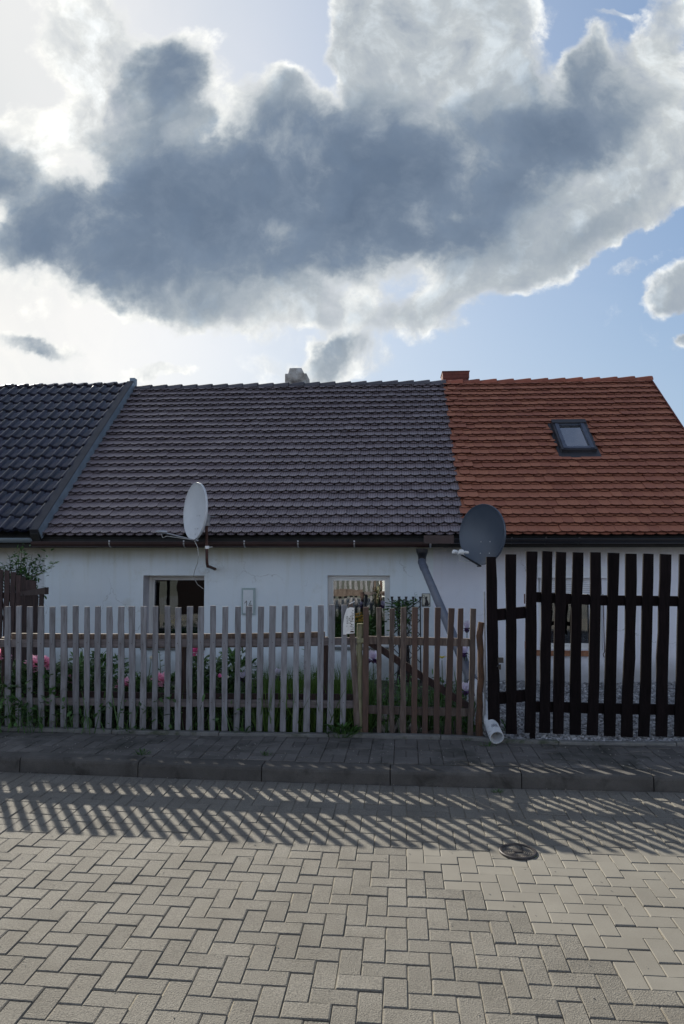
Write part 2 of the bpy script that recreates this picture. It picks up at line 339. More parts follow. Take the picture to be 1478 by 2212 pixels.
def glassmat(name, refl=2.6):
    m, t, b = newmat(name)
    m.node_tree.nodes.remove(b)
    gl = t.n('ShaderNodeBsdfGlossy'); gl.inputs['Roughness'].default_value = .01; gl.inputs[0].default_value = (.95, .97, 1, 1)
    tr = t.n('ShaderNodeBsdfTransparent'); tr.inputs[0].default_value = (.72, .76, .78, 1)
    fr = t.n('ShaderNodeFresnel'); fr.inputs[0].default_value = 2.1
    vec = t.n('ShaderNodeTexCoord').outputs['Object']
    bp = t.n('ShaderNodeBump'); bp.inputs['Strength'].default_value = .12; bp.inputs['Distance'].default_value = .01
    t.l(t.noise(vec, 2.2, 2, .5), bp.inputs['Height']); t.l(bp.outputs[0], gl.inputs['Normal'])
    mx = t.n('ShaderNodeMixShader'); t.l(t.m('MULTIPLY', fr.outputs[0], refl, clamp=True), mx.inputs[0]); t.l(tr.outputs[0], mx.inputs[1]); t.l(gl.outputs[0], mx.inputs[2])
    t.l(mx.outputs[0], m.node_tree.nodes['Material Output'].inputs[0])
    return m
MT['glass'] = glassmat('window_glass'); MT['glass_dim'] = glassmat('dim_window_glass', 1.1)

# ------------------------------------------------------------------ mesh helpers
XF = {}
class MB:
    def __init__(s): s.v = []; s.f = []; s.r = []; s.uv = {}
    def vert(s, p): s.v.append((p[0], p[1], p[2])); return len(s.v)-1
    def face(s, idx, r=.5, uv=None):
        s.f.append(tuple(idx)); s.r.append(r)
        if uv: s.uv[len(s.f)-1] = uv
    def poly(s, pts, r=.5, uv=None):
        k = len(s.v); s.v += [(p[0], p[1], p[2]) for p in pts]; s.face(range(k, k+len(pts)), r, uv)
    def hexa(s, P, r=.5):       # P: 8 points, bottom 0-3 then top 4-7 (both counter-clockwise)
        k = len(s.v); s.v += [tuple(p) for p in P]
        for f in ((0, 3, 2, 1), (4, 5, 6, 7), (0, 1, 5, 4), (1, 2, 6, 5), (2, 3, 7, 6), (3, 0, 4, 7)): s.face([k+i for i in f], r)
    def box(s, o, ax, ay, az, r=.5):    # o = corner, three edge vectors
        o, ax, ay, az = Vector(o), Vector(ax), Vector(ay), Vector(az)
        s.hexa([o, o+ax, o+ax+ay, o+ay, o+az, o+ax+az, o+ax+ay+az, o+ay+az], r)
    def cbox(s, c, sx_, sy_, sz_, ang=0, r=.5):
        c = Vector(c); a = Vector((math.cos(ang), math.sin(ang), 0))*sx_; b = Vector((-math.sin(ang), math.cos(ang), 0))*sy_; z = Vector((0, 0, sz_))
        s.box(c-a/2-b/2-z/2, a, b, z, r)
    def tube(s, pts, rr, n=10, cap=True, r=.5, inner=None):
        pts = [Vector(p) for p in pts]
        if not isinstance(rr, (list, tuple)): rr = [rr]*len(pts)
        rings = []; up = None
        for i, p in enumerate(pts):
            d = (pts[min(i+1, len(pts)-1)]-pts[max(i-1, 0)]).normalized()
            if up is None:
                up = Vector((0, 0, 1)) if abs(d.z) < .9 else Vector((1, 0, 0))
            x = d.cross(up).normalized(); y = x.cross(d).normalized(); up = y
            rings.append([s.vert(p+(x*math.cos(2*math.pi*k/n)+y*math.sin(2*math.pi*k/n))*rr[i]) for k in range(n)])
        for a, b in zip(rings, rings[1:]):
            for k in range(n): s.face((a[k], a[(k+1) % n], b[(k+1) % n], b[k]), r)
        if cap: s.face(rings[0][::-1], r); s.face(rings[-1], r)
        return rings
    def sweep(s, prof, pts, r=.5, closed=True):  # prof list of (side, up) offsets, pts list of (pos, side, up)
        rings = [[s.vert(p+sd*a+u*b) for a, b in prof] for p, sd, u in pts]
        n = len(prof)
        for a, b in zip(rings, rings[1:]):
            for k in range(n if closed else n-1): s.face((a[k], a[(k+1) % n], b[(k+1) % n], b[k]), r)
        if closed: s.face(rings[0][::-1], r); s.face(rings[-1], r)
    def build(s, name, mat, parent=None, loc=None, smooth=False):
        me = bpy.data.meshes.new(name)
        Mx = XF[parent.name] if parent else Matrix.Translation(Vector(loc) if loc else Vector((0, 0, 0)))
        inv = Mx.inverted()
        me.from_pydata([tuple(inv @ Vector(v)) for v in s.v], [], s.f)
        a = me.attributes.new('rnd', 'FLOAT', 'FACE'); a.data.foreach_set('value', s.r)
        if s.uv:
            ul = me.uv_layers.new(name='uv')
            for p in me.polygons:
                u = s.uv.get(p.index)
                if u:
                    for li, q in zip(p.loop_indices, u): ul.data[li].uv = q
        if smooth: me.polygons.foreach_set('use_smooth', [True]*len(me.polygons))
        me.materials.append(MT[mat] if isinstance(mat, str) else mat)
        me.update()
        o = bpy.data.objects.new(name, me); COL.objects.link(o)
        if parent: o.parent = parent
        elif loc: o.location = loc
        XF[o.name] = Mx
        return o
def tag(o, label=None, cat=None, group=None, kind=None):
    if label: o['label'] = label
    if cat: o['category'] = cat
    if group: o['group'] = group
    if kind: o['kind'] = kind
    return o
def thing(name, loc, label, cat, group=None, rz=0.0):
    o = bpy.data.objects.new(name, None); COL.objects.link(o); o.empty_display_size = .2
    o.location = loc; o.rotation_euler = (0, 0, rz)
    XF[o.name] = Matrix.Translation(Vector(loc)) @ Matrix.Rotation(rz, 4, 'Z')
    return tag(o, label, cat, group)
def copy_tree(o, parent=None, loc=None, rz=None, scale=None, name=None):
    c = o.copy(); COL.objects.link(c)
    c.parent = parent
    if parent is None:
        if loc is not None: c.location = loc
        if rz is not None: c.rotation_euler = (0, 0, rz)
        if scale is not None: c.scale = (scale,)*3
    for ch in [x for x in list(COL.objects) if x.parent == o]: copy_tree(ch, c)
    return c

# ------------------------------------------------------------------ road, kerb, pavement
KX = 7.0
def kpt(X):
    x = max(-KX, min(KX, X)); y = 5.585-.094*x+.0066*x*x
    sl = -.094+.0132*x
    return Vector((X, y+sl*(X-x), 0)), sl
SAMP = []
X0 = -12.0; acc = 0.0; prev = None
for i in range(481):
    X = X0+i*.05; p, sl = kpt(X)
    if prev is not None: acc += (p-prev).length
    SAMP.append((acc, X)); prev = p
acc0 = [a for a, X in SAMP if abs(X) < 1e-6][0]
def kS(s):                   # arc length (0 at X=0) to point, tangent, normal to the road
    a = s+acc0; i = max(0, min(len(SAMP)-2, int(a/.0503)))
    while i < len(SAMP)-2 and SAMP[i+1][0] < a: i += 1
    while i > 0 and SAMP[i][0] > a: i -= 1
    a0, x0 = SAMP[i]; a1, x1 = SAMP[i+1]
    X = x0+(x1-x0)*(a-a0)/(a1-a0)
    p, sl = kpt(X); T = Vector((1, sl, 0)).normalized()
    return p, T, Vector((T.y, -T.x, 0))
def roadz(t): return -.028*max(0, t)
def rp(s, t, z=0.0):
    p, T, N = kS(s); q = p+N*t
    return Vector((q.x, q.y, (roadz(t) if t > 0 else 0)+z))

gm = MB(); gm.poly([(-600, -600, -.42), (600, -600, -.42), (600, 900, -.42), (-600, 900, -.42)])
tag(gm.build('ground', 'earth'), kind='structure')
rb = MB()
for i in range(-40, 40):
    for j in range(0, 14):
        a, b, c, d = [rp(x*.25, tt*.5, -.0062) for x, tt in ((i, j), (i, j+1), (i+1, j+1), (i+1, j))]
        rb.poly([b, c, d, a][::1])
tag(rb.build('road_bed', 'joint'), kind='structure')

MANH = gr(1119, 1845, -.045)
def block(mb, P, r, lift=0.0, ch=.005, dep=.02):
    lift = max(-.0035, min(.0045, lift))
    c = sum(P, Vector())/4
    tl = Vector((R.gauss(0, .006), R.gauss(0, .006)))
    def dz(p): return lift+(p.x-c.x)*tl.x+(p.y-c.y)*tl.y
    def sh(p, k):
        d = c-p; d.z = 0; L = d.length
        return p+d*(k/L)
    g_ = .0031
    top = [sh(p, g_+ch*1.3)+Vector((0, 0, dz(p))) for p in P]
    mid = [sh(p, g_)+Vector((0, 0, dz(p)-ch*.75)) for p in P]
    bot = [sh(p, g_)+Vector((0, 0, dz(p)-dep)) for p in P]
    k = len(mb.v); mb.v += [tuple(x) for x in top+mid+bot]
    mb.face((k, k+1, k+2, k+3), r)
    for i in range(4):
        j = (i+1) % 4
        mb.face((k+4+i, k+4+j, k+j, k+i), r); mb.face((k+8+i, k+8+j, k+4+j, k+4+i), r)
U = .0985
rough_mb, smooth_mb = MB(), MB()
def pix(p):
    d = p-Vector((0, 0, HCAM)); c, s = math.cos(PITCH), math.sin(PITCH)
    z = d.y*c+d.z*s
    return (CX+FPX*d.x/z, CY-FPX*(-d.y*s+d.z*c)/z) if z > .1 else (0, 9999)
def is_smooth(c):   # the relaid patch of newer blocks towards the right
    return c.x > .62+(4.02-c.y)*.72+R.uniform(-.05, .05) and c.y < 4.45 and c.y > 1.2
for i in range(-65, 66):
    P = [rp(i*U, .012), rp(i*U, .012+2*U), rp((i+1)*U, .012+2*U), rp((i+1)*U, .012)]
    block(rough_mb, P, R.random(), R.gauss(0, .0012))
T0 = .012+2*U
for i in range(-65, 67):
    for j in range(0, 65):
        c4 = (i-(-j)) % 4
        # cell j counts towards the camera: y index = -j
        if c4 == 0: cells = (i, j, 2, 1)
        elif c4 == 3: cells = (i, j-1, 1, 2) if j >= 1 else (i, j, 1, 1)
        else: continue
        x, y, w, h = cells
        P = [rp(x*U, T0+y*U), rp(x*U, T0+(y+h)*U), rp((x+w)*U, T0+(y+h)*U), rp((x+w)*U, T0+y*U)]
        c = sum(P, Vector())/4
        near = (c-MANH).xy.length < .2
        sm = is_smooth(c)
        block(smooth_mb if sm else rough_mb, P, R.random(), -.002 if near else R.gauss(0, .0015), .004 if sm else .0055)
tag(rough_mb.build('road', 'paver'), kind='structure')
tag(smooth_mb.build('road_patch', 'paver_smooth'), kind='structure')

# kerb: one-metre stones with open joints
km = MB(); KT = .112
joints = [-4.60, -3.62, -2.62]
s_manual = []
for pxj in (303, 568, 841, 1120, 1403):
    q = gr(pxj, 1642+(pxj-303)*.024, KT)
    lo = min(((kS(x*.01)[0].x-kS(x*.01)[2].x*.02-q.x)**2, x*.01) for x in range(-700, 700)); s_manual.append(lo[1])
kj = [s_manual[0]-5*1.0+i for i in range(5)]+s_manual+[s_manual[-1]+1+i for i in range(4)]
prof = [(0, -.25), (0, KT-.03), (-.006, KT-.012), (-.020, KT-.001), (-.035, KT+.001), (-.15, KT), (-.15, -.25)]
for a, b in zip(kj, kj[1:]):
    pts = []; n = 8; rz_ = R.gauss(0, .0025); ro = R.gauss(0, .002)
    for i in range(n+1):
        s_ = a+.004+(b-a-.008)*i/n; p, T, N = kS(s_)
        pts.append((p+N*ro+Vector((0, 0, rz_)), N, Vector((0, 0, 1))))
    km.sweep(prof, pts, R.random())
tag(km.build('kerb', 'kerb', smooth=False), kind='structure')

# pavement: basket weave blocks between kerb and edging
PZ = .115
pvb = MB(); pvb.v = []
for i in range(-32, 32):
    a, b = rp(i*.25, -.15, PZ-.012), rp((i+1)*.25, -.15, PZ-.012); c, d = rp((i+1)*.25, -1.05, PZ-.012), rp(i*.25, -1.05, PZ-.012)
    pvb.poly([a, b, c, d])
tag(pvb.build('pavement_bed', 'soil'), kind='structure')
pm = MB()
for i in range(-31, 32):
    for j in range(0, 4):
        x, y = i*2*U, .158+j*2*U
        if (i+j) % 2: bl = [(x, y, 1, 2), (x+U, y, 1, 2)]
        else: bl = [(x, y, 2, 1), (x, y+U, 2, 1)]
        for bx, by, w, h in bl:
            P = [rp(bx, -(by+h*U), PZ), rp(bx, -by, PZ), rp(bx+w*U, -by, PZ), rp(bx+w*U, -(by+h*U), PZ)]
            for p in P: p.z = PZ
            c = sum(P, Vector())/4
            if c.y > 6.62+(.35 if c.x < -1 else 0): continue
            block(pm, P, R.random(), R.gauss(0, .002), .004)
tag(pm.build('pavement', 'pave'), kind='structure')

# edging slabs in front of the fences
EDGE = [(-420, 1560), (0, 1571), (370, 1581), (740, 1586), (1000, 1591), (1093, 1598), (1300, 1603), (1478, 1604), (1900, 1606)]
EP = [gr(x, y, .145) for x, y in EDGE]
def edge_at(X):
    for a, b in zip(EP, EP[1:]):
        if a.x <= X <= b.x: return a.y+(b.y-a.y)*(X-a.x)/(b.x-a.x)
    return EP[0].y if X < EP[0].x else EP[-1].y
def fenceY(X): return edge_at(X)+.085
em = MB()
x = -5.12
while x < 5.5:
    n = 6; pts = []; dz = R.gauss(0, .004)
    for i in range(n+1):
        X = x+.004+(1.0-.008)*i/n; Y = edge_at(X)
        pts.append((Vector((X, Y, 0)), Vector((0, 1, 0)), Vector((0, 0, 1))))
    em.sweep([(0, -.1), (0, .138+dz), (.006, .145+dz), (.05, .147+dz), (.06, .14+dz), (.06, -.1)], pts, R.random())
    x += 1.0
tag(em.build('edging', 'edging'), kind='structure')

def gz(X, Y):    # garden surface between fence and houses
    t = max(0, min(1, (Y-6.45)/4.0))
    return .115-.21*t+.03*mnoise.noise(Vector((X*1.3, Y*1.3, 0)))*(1 if t > .05 else .3)
GX = 1.30
gd = MB(); gvl = MB()
def grid(mb, x0, x1, y0, y1, nx, ny, f):
    k = len(mb.v)
    for j in range(ny+1):
        for i in range(nx+1):
            X = x0+(x1-x0)*i/nx; yb = edge_at(X)+.05; Y = yb+(y1-yb)*j/ny
            mb.vert((X, Y, f(X, Y)))
    for j in range(ny):
        for i in range(nx):
            a = k+j*(nx+1)+i; mb.face((a, a+1, a+nx+2, a+nx+1))
grid(gd, -9, GX, 6.4, 11.5, 60, 26, lambda X, Y: gz(X, Y))
tag(gd.build('garden_soil', 'soil'), kind='structure')
grid(gvl, GX, 9, 6.3, 10.9, 50, 26, lambda X, Y: gz(X, Y)+.004)
tag(gvl.build('gravel_bed', 'gravel'), kind='structure')
st = MB()
ico = [(0, 0, 1), (.894, 0, .447), (.276, .851, .447), (-.724, .526, .447), (-.724, -.526, .447), (.276, -.851, .447),
       (.724, .526, -.447), (-.276, .851, -.447), (-.894, 0, -.447), (-.276, -.851, -.447), (.724, -.526, -.447), (0, 0, -1)]
icf = [(0, 1, 2), (0, 2, 3), (0, 3, 4), (0, 4, 5), (0, 5, 1), (1, 6, 2), (2, 7, 3), (3, 8, 4), (4, 9, 5), (5, 10, 1), (2, 6, 7), (3, 7, 8), (4, 8, 9), (5, 9, 10), (1, 10, 6)]
for i in range(9000):
    X = R.uniform(GX+.02, 5.0); q = R.random()**1.8; Y0 = edge_at(X)+.045; Y = Y0+q*(10.6-Y0)
    r = R.uniform(.009, .019)*(1+.35*q); a = R.uniform(0, 6.28); sx_, sy_, sz_ = R.uniform(.8, 1.5), R.uniform(.6, 1), R.uniform(.5, .9)
    zz = gz(X, Y)+r*.35+(R.random()*.012); k = len(st.v); ca, sa = math.cos(a), math.sin(a); rr = R.random()
    for vx, vy, vz in ico:
        j = R.uniform(.8, 1.15); vx, vy, vz = vx*sx_*r*j, vy*sy_*r*j, vz*sz_*r*j
        st.v.append((X+vx*ca-vy*sa, Y+vx*sa+vy*ca, zz+vz))
    for f in icf: st.face([k+t for t in f], rr)
tag(st.build('gravel', 'stone'), kind='stuff')

# ------------------------------------------------------------------ the row of cottages
HA = rad(4.1)
H0 = Vector((0, 10.7, 0)); HU = Vector((math.cos(HA), -math.sin(HA), 0)); HV = Vector((math.sin(HA), math.cos(HA), 0)); UP = Vector((0, 0, 1))
def HP(u, v, z): return H0+HU*u+HV*v+UP*z
def hit(px, py, v=0.0):     # photo point on the plane parallel to the facade at depth v
    d = ray(px, py); C = Vector((0, 0, HCAM)); t = (v-(C-H0).dot(HV))/d.dot(HV); P = C+d*t
    return (P-H0).dot(HU), P.z
VE, ZE, VR, ZR = -.50, 2.015, 3.12, 5.06
SL = math.hypot(VR-VE, ZR-ZE); cP, sP = (VR-VE)/SL, (ZR-ZE)/SL
RN = (-HV*sP+UP*cP); RS = (HV*cP+UP*sP)
def RP(u, s, n=0.0): return HP(u, VE, ZE)+RS*s+RN*n
def rhit(px, py, n=0.0):
    d = ray(px, py); C = Vector((0, 0, HCAM)); Q = RP(0, 0, n); t = (Q-C).dot(RN)/d.dot(RN); P = C+d*t
    return (P-H0).dot(HU), (P-HP(0, VE, ZE)).dot(RS)
uL = (rhit(303, 838)[0]+rhit(80, 1150)[0])/2      # junction with the black roof
uM = (rhit(958, 834)[0]+rhit(1000, 1100)[0])/2    # junction with the red roof
uR = rhit(1399, 824)[0]+.02
print('roof u', uL, uM, uR, rhit(303, 838), rhit(80, 1150), rhit(958, 834), rhit(1000, 1100), rhit(1478, 918), SL)
uW = hit(96, 1250)[0]; uS = hit(936, 1230)[0]
U0, UE = -8.2, uR-.10

left_h = thing('cottage', HP(uL, 0, -.2), 'low white cottage with glossy black pantile roof at the left edge', 'house', 'row of joined cottages', -HA)
mid_h = thing('cottage', HP(0, 0, -.2), 'pale blue-white cottage with a ribbed grey-brown tile roof between the black and the red roof', 'house', 'row of joined cottages', -HA)
right_h = thing('cottage', HP(uM, 0, -.2), 'rough white cottage with a red clay tile roof and skylight at the right', 'house', 'row of joined cottages', -HA)
# texture space of every cottage keeps absolute heights
for h in (left_h, mid_h, right_h):
    h.location.z = 0; XF[h.name] = Matrix.Translation(h.location) @ Matrix.Rotation(-HA, 4, 'Z')

def wall_with_holes(name, mat, root, u0, u1, z0, z1, holes, depth=.24, uend=None):
    mb = MB(); us = sorted({u0, u1, *[h[0] for h in holes], *[h[1] for h in holes]}); zs = sorted({z0, z1, *[h[2] for h in holes], *[h[3] for h in holes]})
    def sub(vs, st_):
        out = [vs[0]]
        for a, b in zip(vs, vs[1:]):
            n = max(1, int((b-a)/st_)); out += [a+(b-a)*i/n for i in range(1, n+1)]
        return out
    us2, zs2 = sub(us, .5), sub(zs, .5)
    for ua, ub in zip(us2, us2[1:]):
        for za, zb in zip(zs2, zs2[1:]):
            cu_, cz_ = (ua+ub)/2, (za+zb)/2
            if any(h[0] < cu_ < h[1] and h[2] < cz_ < h[3] for h in holes): continue
            mb.poly([HP(ua, 0, za), HP(ub, 0, za), HP(ub, 0, zb), HP(ua, 0, zb)])
    return mb.build(name, mat, root)

w1 = [*hit(310, 1243), *hit(440, 1398)]; w2 = [*hit(708, 1243), *hit(843, 1398)]; w3 = [*hit(1163, 1246), *hit(1303, 1404)]
W1 = (w1[0], w1[2], w1[3], w1[1]); W2 = (w2[0], w2[2], w2[3], w2[1]); W3 = (w3[0], w3[2], w3[3], w3[1])
print('windows', W1, W2, W3, 'uW', uW, uS)
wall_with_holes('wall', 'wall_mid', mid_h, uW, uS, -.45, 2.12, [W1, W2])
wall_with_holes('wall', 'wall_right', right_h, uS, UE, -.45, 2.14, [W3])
wl = MB()
wl.poly([HP(U0, .02, -.45), HP(uW, .02, -.45), HP(uW, .02, 2.2), HP(U0, .02, 2.2)])
wl.poly([HP(uW, .02, -.45), HP(uW, 0, -.45), HP(uW, 0, 2.2), HP(uW, .02, 2.2)])
wl.build('wall', 'wall_left', left_h)
# gable end on the right, back wall and rear roof slopes so the row is solid
VB = 2*VR-VE
gb = MB()
gb.poly([HP(UE, 0, -.45), HP(UE, VB-.4, -.45), HP(UE, VB-.4, ZE+.15), HP(UE, VR, ZR-.25), HP(UE, 0, ZE+.20)])
gb.poly([HP(uM, VB-.4, -.45), HP(UE, VB-.4, -.45), HP(UE, VB-.4, 2.2), HP(uM, VB-.4, 2.2)])
gb.build('gable_wall', 'wall_right', right_h)
for root, a, b, mt in ((left_h, U0, uL, 'ridge_grey'), (mid_h, uL, uM, 'ridge_grey'), (right_h, uM, uR, 'ridge_red')):
    bm_ = MB(); bm_.poly([HP(b, VR, ZR+.02), HP(a, VR, ZR+.02), HP(a, VB, ZE), HP(b, VB, ZE)]); bm_.build('rear_roof', mt, root)
for root, a, b in ((left_h, U0, uW), (mid_h, uW, uM)):
    bm_ = MB(); bm_.poly([HP(b, VB-.4, -.45), HP(a, VB-.4, -.45), HP(a, VB-.4, 2.2), HP(b, VB-.4, 2.2)]); bm_.build('rear_wall', 'wall_left', root)

# --- plain clay tiles in crown bond (two layers on each batten)
def crown_roof(root, ua_f, ub_f, mat, tw, ex, arc, skip=None, rseed=1, edge=None, thick=.013, ragged=False):
    rg = random.Random(rseed); mb = MB()
    rows = int(SL/ex)+1
    for r_ in range(rows):
        s0 = r_*ex
        for layer in (0, 1):
            nb = .050 if layer == 0 else .078; sb = s0-.022 if layer == 0 else s0
            top = min(s0+.36, SL-.01)
            if top-s0 < .05: continue
            off = (.5 if layer else 0)+(.5 if (r_ % 2) else 0)
            ua, ub = ua_f(s0), ub_f(s0)
            i0 = int(math.floor(ua/tw))-1; i1 = int(math.ceil(ub/tw))+1
            for i in range(i0, i1+1):
                a = (i+off)*tw; b = a+tw
                if b < ua+.02 or a > ub-.02: continue
                if ragged and a < ua-.085: continue
                ca, cb_ = (a if ragged else max(a, ua)), min(b, ub)
                if edge and (a < ua or b > ub) and cb_-ca < tw*.3: continue
                m_ = (a+b)/2
                if skip and skip(m_, s0, layer): continue
                g_ = .0010; lift_ = .014 if ragged and a < ua+.16 else 0; jit = rg.gauss(0, .0022)+.008*mnoise.noise(Vector((i*tw*.7, r_*.45, rseed))); ns = rg.gauss(0, .0025)+.007*mnoise.noise(Vector((i*tw*.9, r_*.3, rseed+9))); sl = rg.gauss(0, .0022); tr = rg.random()
                if rg.random() < .012: jit -= rg.uniform(.01, .025); ns += .008
                pts = []
                K_ = 6
                for k in range(K_+1):
                    uu = ca+g_+(cb_-ca-2*g_)*k/K_; q = (uu-a)/tw*2-1
                    dz = arc*(1-math.sqrt(max(0, 1-(abs(q)**2.0)*.96)))/.8
                    pts.append((uu, sb+jit+dz))
                n_at = lambda s_: nb+ns+lift_-(s_-sb)*(nb/.33)
                bot = [RP(u_, s_+sl*((u_-m_)/tw), n_at(s_)) for u_, s_ in pts]
                topf = [p+RN*thick for p in bot]
                tA, tB = RP(ca+g_, top, n_at(top)+thick), RP(cb_-g_, top, n_at(top)+thick)
                kk = len(mb.v); mb.v += [tuple(p) for p in topf]+[tuple(tB), tuple(tA)]+[tuple(p) for p in bot]
                uvs = [((u_-a)/tw, s_) for u_, s_ in pts]+[((cb_-a)/tw, top), ((ca-a)/tw, top)]
                mb.face(range(kk, kk+K_+3), tr, uvs)
                for k in range(K_): mb.face((kk+K_+3+k, kk+K_+3+k+1, kk+k+1, kk+k), -2.3, [(.4, 0)]*4)   # lower tile edge, coloured dark for the shadow line between rows
                # side edges
                tb = [tuple(tA-RN*thick), tuple(tB-RN*thick)]; k2 = len(mb.v); mb.v += tb
                mb.face((kk+K_+3, kk, kk+K_+2, k2), tr, [(.4, 0)]*4); mb.face((kk+K_, kk+2*K_+3, k2+1, kk+K_+1), tr, [(.4, 0)]*4)
    return mb.build('roof', mat, root)
def underlay(root, ua, ub, mat='fascia'):
    mb = MB()
    mb.poly([RP(ua, -.0, -.012), RP(ub, -.0, -.012), RP(ub, SL, -.012), RP(ua, SL, -.012)])
    mb.poly([RP(ub, 0, -.08), RP(ua, 0, -.08), RP(ua, SL, -.08), RP(ub, SL, -.08)])
    mb.box(HP(ua, VE+.03, ZE-.15), HU*(ub-ua), HV*.02, UP*.14)          # fascia board
    mb.poly([HP(ua, VE+.05, ZE-.13), HP(ub, VE+.05, ZE-.13), HP(ub, 0, ZE-.02), HP(ua, 0, ZE-.02)][::-1])
    return mb.build('eaves_board', mat, root)
underlay(left_h, U0, uL); underlay(mid_h, uL, uM); underlay(right_h, uM, uR-.02)

TWM, TWR = .150, .152
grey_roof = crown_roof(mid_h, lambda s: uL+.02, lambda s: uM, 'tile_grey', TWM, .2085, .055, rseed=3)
sky_c = [rhit(1190, 912, .08), rhit(1262, 914, .08), rhit(1290, 974, .08), rhit(1213, 976, .08), rhit(1205, 991, .04), rhit(1297, 990, .04)]
print('skylight', sky_c)
ska, skb = (sky_c[0][0]+sky_c[3][0])/2, (sky_c[1][0]+sky_c[2][0])/2; sks0, sks1 = (sky_c[2][1]+sky_c[3][1])/2, (sky_c[0][1]+sky_c[1][1])/2
fl0 = (sky_c[4][1]+sky_c[5][1])/2
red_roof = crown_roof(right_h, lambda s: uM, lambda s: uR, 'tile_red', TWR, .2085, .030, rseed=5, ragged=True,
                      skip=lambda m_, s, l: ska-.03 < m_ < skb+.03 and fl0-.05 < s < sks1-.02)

# --- glazed pantiles of the left cottage
LN = .13
def pan_roof(root):
    rg = random.Random(4); mb = MB(); cw, ex = .205, .335
    rows = int(SL/ex)+1; ncol = int((uL-U0)/cw)+1
    prof = []
    for k in range(13):
        q = k/12
        if q < .50: h = .004*math.cos(q*math.pi*2)
        else:
            w = (q-.5)/.5; h = .042*math.sin(w*math.pi)**.75
        prof.append((q*cw, h))
    for r_ in range(rows):
        s0 = r_*ex-.02; s1 = min(s0+ex+.06, SL-.02)
        for c in range(ncol):
            uu = uL-.06-(c+1)*cw; jn = rg.gauss(0, .002); js = rg.gauss(0, .003); tr = rg.random()
            k = len(mb.v); n = len(prof)
            for pu, h in prof: mb.vert(RP(uu+pu, s0+js+.006*abs(math.sin(pu/cw*3.14)), LN+.018+h-.035+jn))
            for pu, h in prof: mb.vert(RP(uu+pu, s0+js, LN+.040+h+jn))
            for pu, h in prof: mb.vert(RP(uu+pu, s0+js+.012, LN+.046+h+jn))
            for pu, h in prof: mb.vert(RP(uu+pu, s1, LN+.006+h+jn))
            for b in range(3):
                for i in range(n-1): mb.face((k+b*n+i, k+b*n+i+1, k+(b+1)*n+i+1, k+(b+1)*n+i), tr)
    o = mb.build('roof', 'tile_black', root, smooth=True)
    return o
pr = pan_roof(left_h)
md = pr.modifiers.new('e', 'EDGE_SPLIT'); md.split_angle = rad(40)
ub_ = MB(); ub_.poly([RP(U0, 0, LN-.02), RP(uL, 0, LN-.02), RP(uL, SL, LN-.02), RP(U0, SL, LN-.02)]); ub_.build('roof_lining', 'fascia', left_h)

# ridge caps
def ridge_caps(root, ua, ub, mat, zr, pitch=.305, rad_=.085, knob=False, rseed=2):
    rg = random.Random(rseed); n = int(round((ub-ua)/pitch)); pitch = (ub-ua)/n; mb = MB()
    for i in range(n):
        a = ua+i*pitch-.03; b = a+pitch+.05; r0, r1 = rad_*.80, rad_*1.22; tr = rg.random(); dz = rg.gauss(0, .003)
        K_ = 10; rings = []
        for q, rr_ in ((0, r0), (.86, r1*.99), (.90, r1*1.0), (1, r1)):
            u_ = a+(b-a)*q
            if knob and q > .8: rr_ *= 1.10
            for th in (0, -.014):
                rings.append([mb.vert(HP(u_, VR-math.cos(math.pi*k/K_)*(rr_+th)*1.15, zr+dz+math.sin(math.pi*k/K_)*(rr_+th)-.03)) for k in range(K_+1)])
        for a_, b_ in ((0, 2), (2, 4), (4, 6)):
            for k in range(K_): mb.face((rings[a_][k], rings[b_][k], rings[b_][k+1], rings[a_][k+1]), tr)
        for k in range(K_): mb.face((rings[6][k], rings[7][k], rings[7][k+1], rings[6][k+1]), tr)
    return mb.build('ridge_tiles', mat, root)
ridge_caps(mid_h, uL+.06, uM, 'ridge_grey', ZR+.045)
ridge_caps(right_h, uM, uR+.02, 'ridge_red', ZR+.045, pitch=.335)
ridge_caps(left_h, U0, uL-.05, 'tile_black', ZR+.10, knob=True, pitch=.30, rad_=.09)

# raised verge between black and grey roof
vg = MB(); vg.box(RP(uL-.09, -.06, .10), HU*.13, RS*(SL+.10), RN*.10); vg.build('verge_cap', 'verge_metal', left_h)
vf = MB(); vf.box(RP(uL+.04, -.05, .02), HU*.012, RS*(SL+.06), RN*.165)
vf.box(HP(uL-.05, VR-.07, ZR+.10), HU*.10, HV*.14, UP*.15)
for i in range(9): vf.box(RP(uL+.053, .1+i*.52, .03), HU*.003, RS*.012, RN*.14)
vf.build('verge_flashing', 'zinc', left_h)
ve = MB(); ve.box(RP(uL-.085, -.09, -.06), HU*.12, RS*.025, RN*.20); ve.build('verge_end', 'fascia', left_h)
# right verge board and its row of overhanging tile edges
vb = MB(); vb.box(RP(uR+.004, -.02, -.10), HU*.018, RS*(SL+.03), RN*.19); vb.build('verge_board', 'brick', right_h)
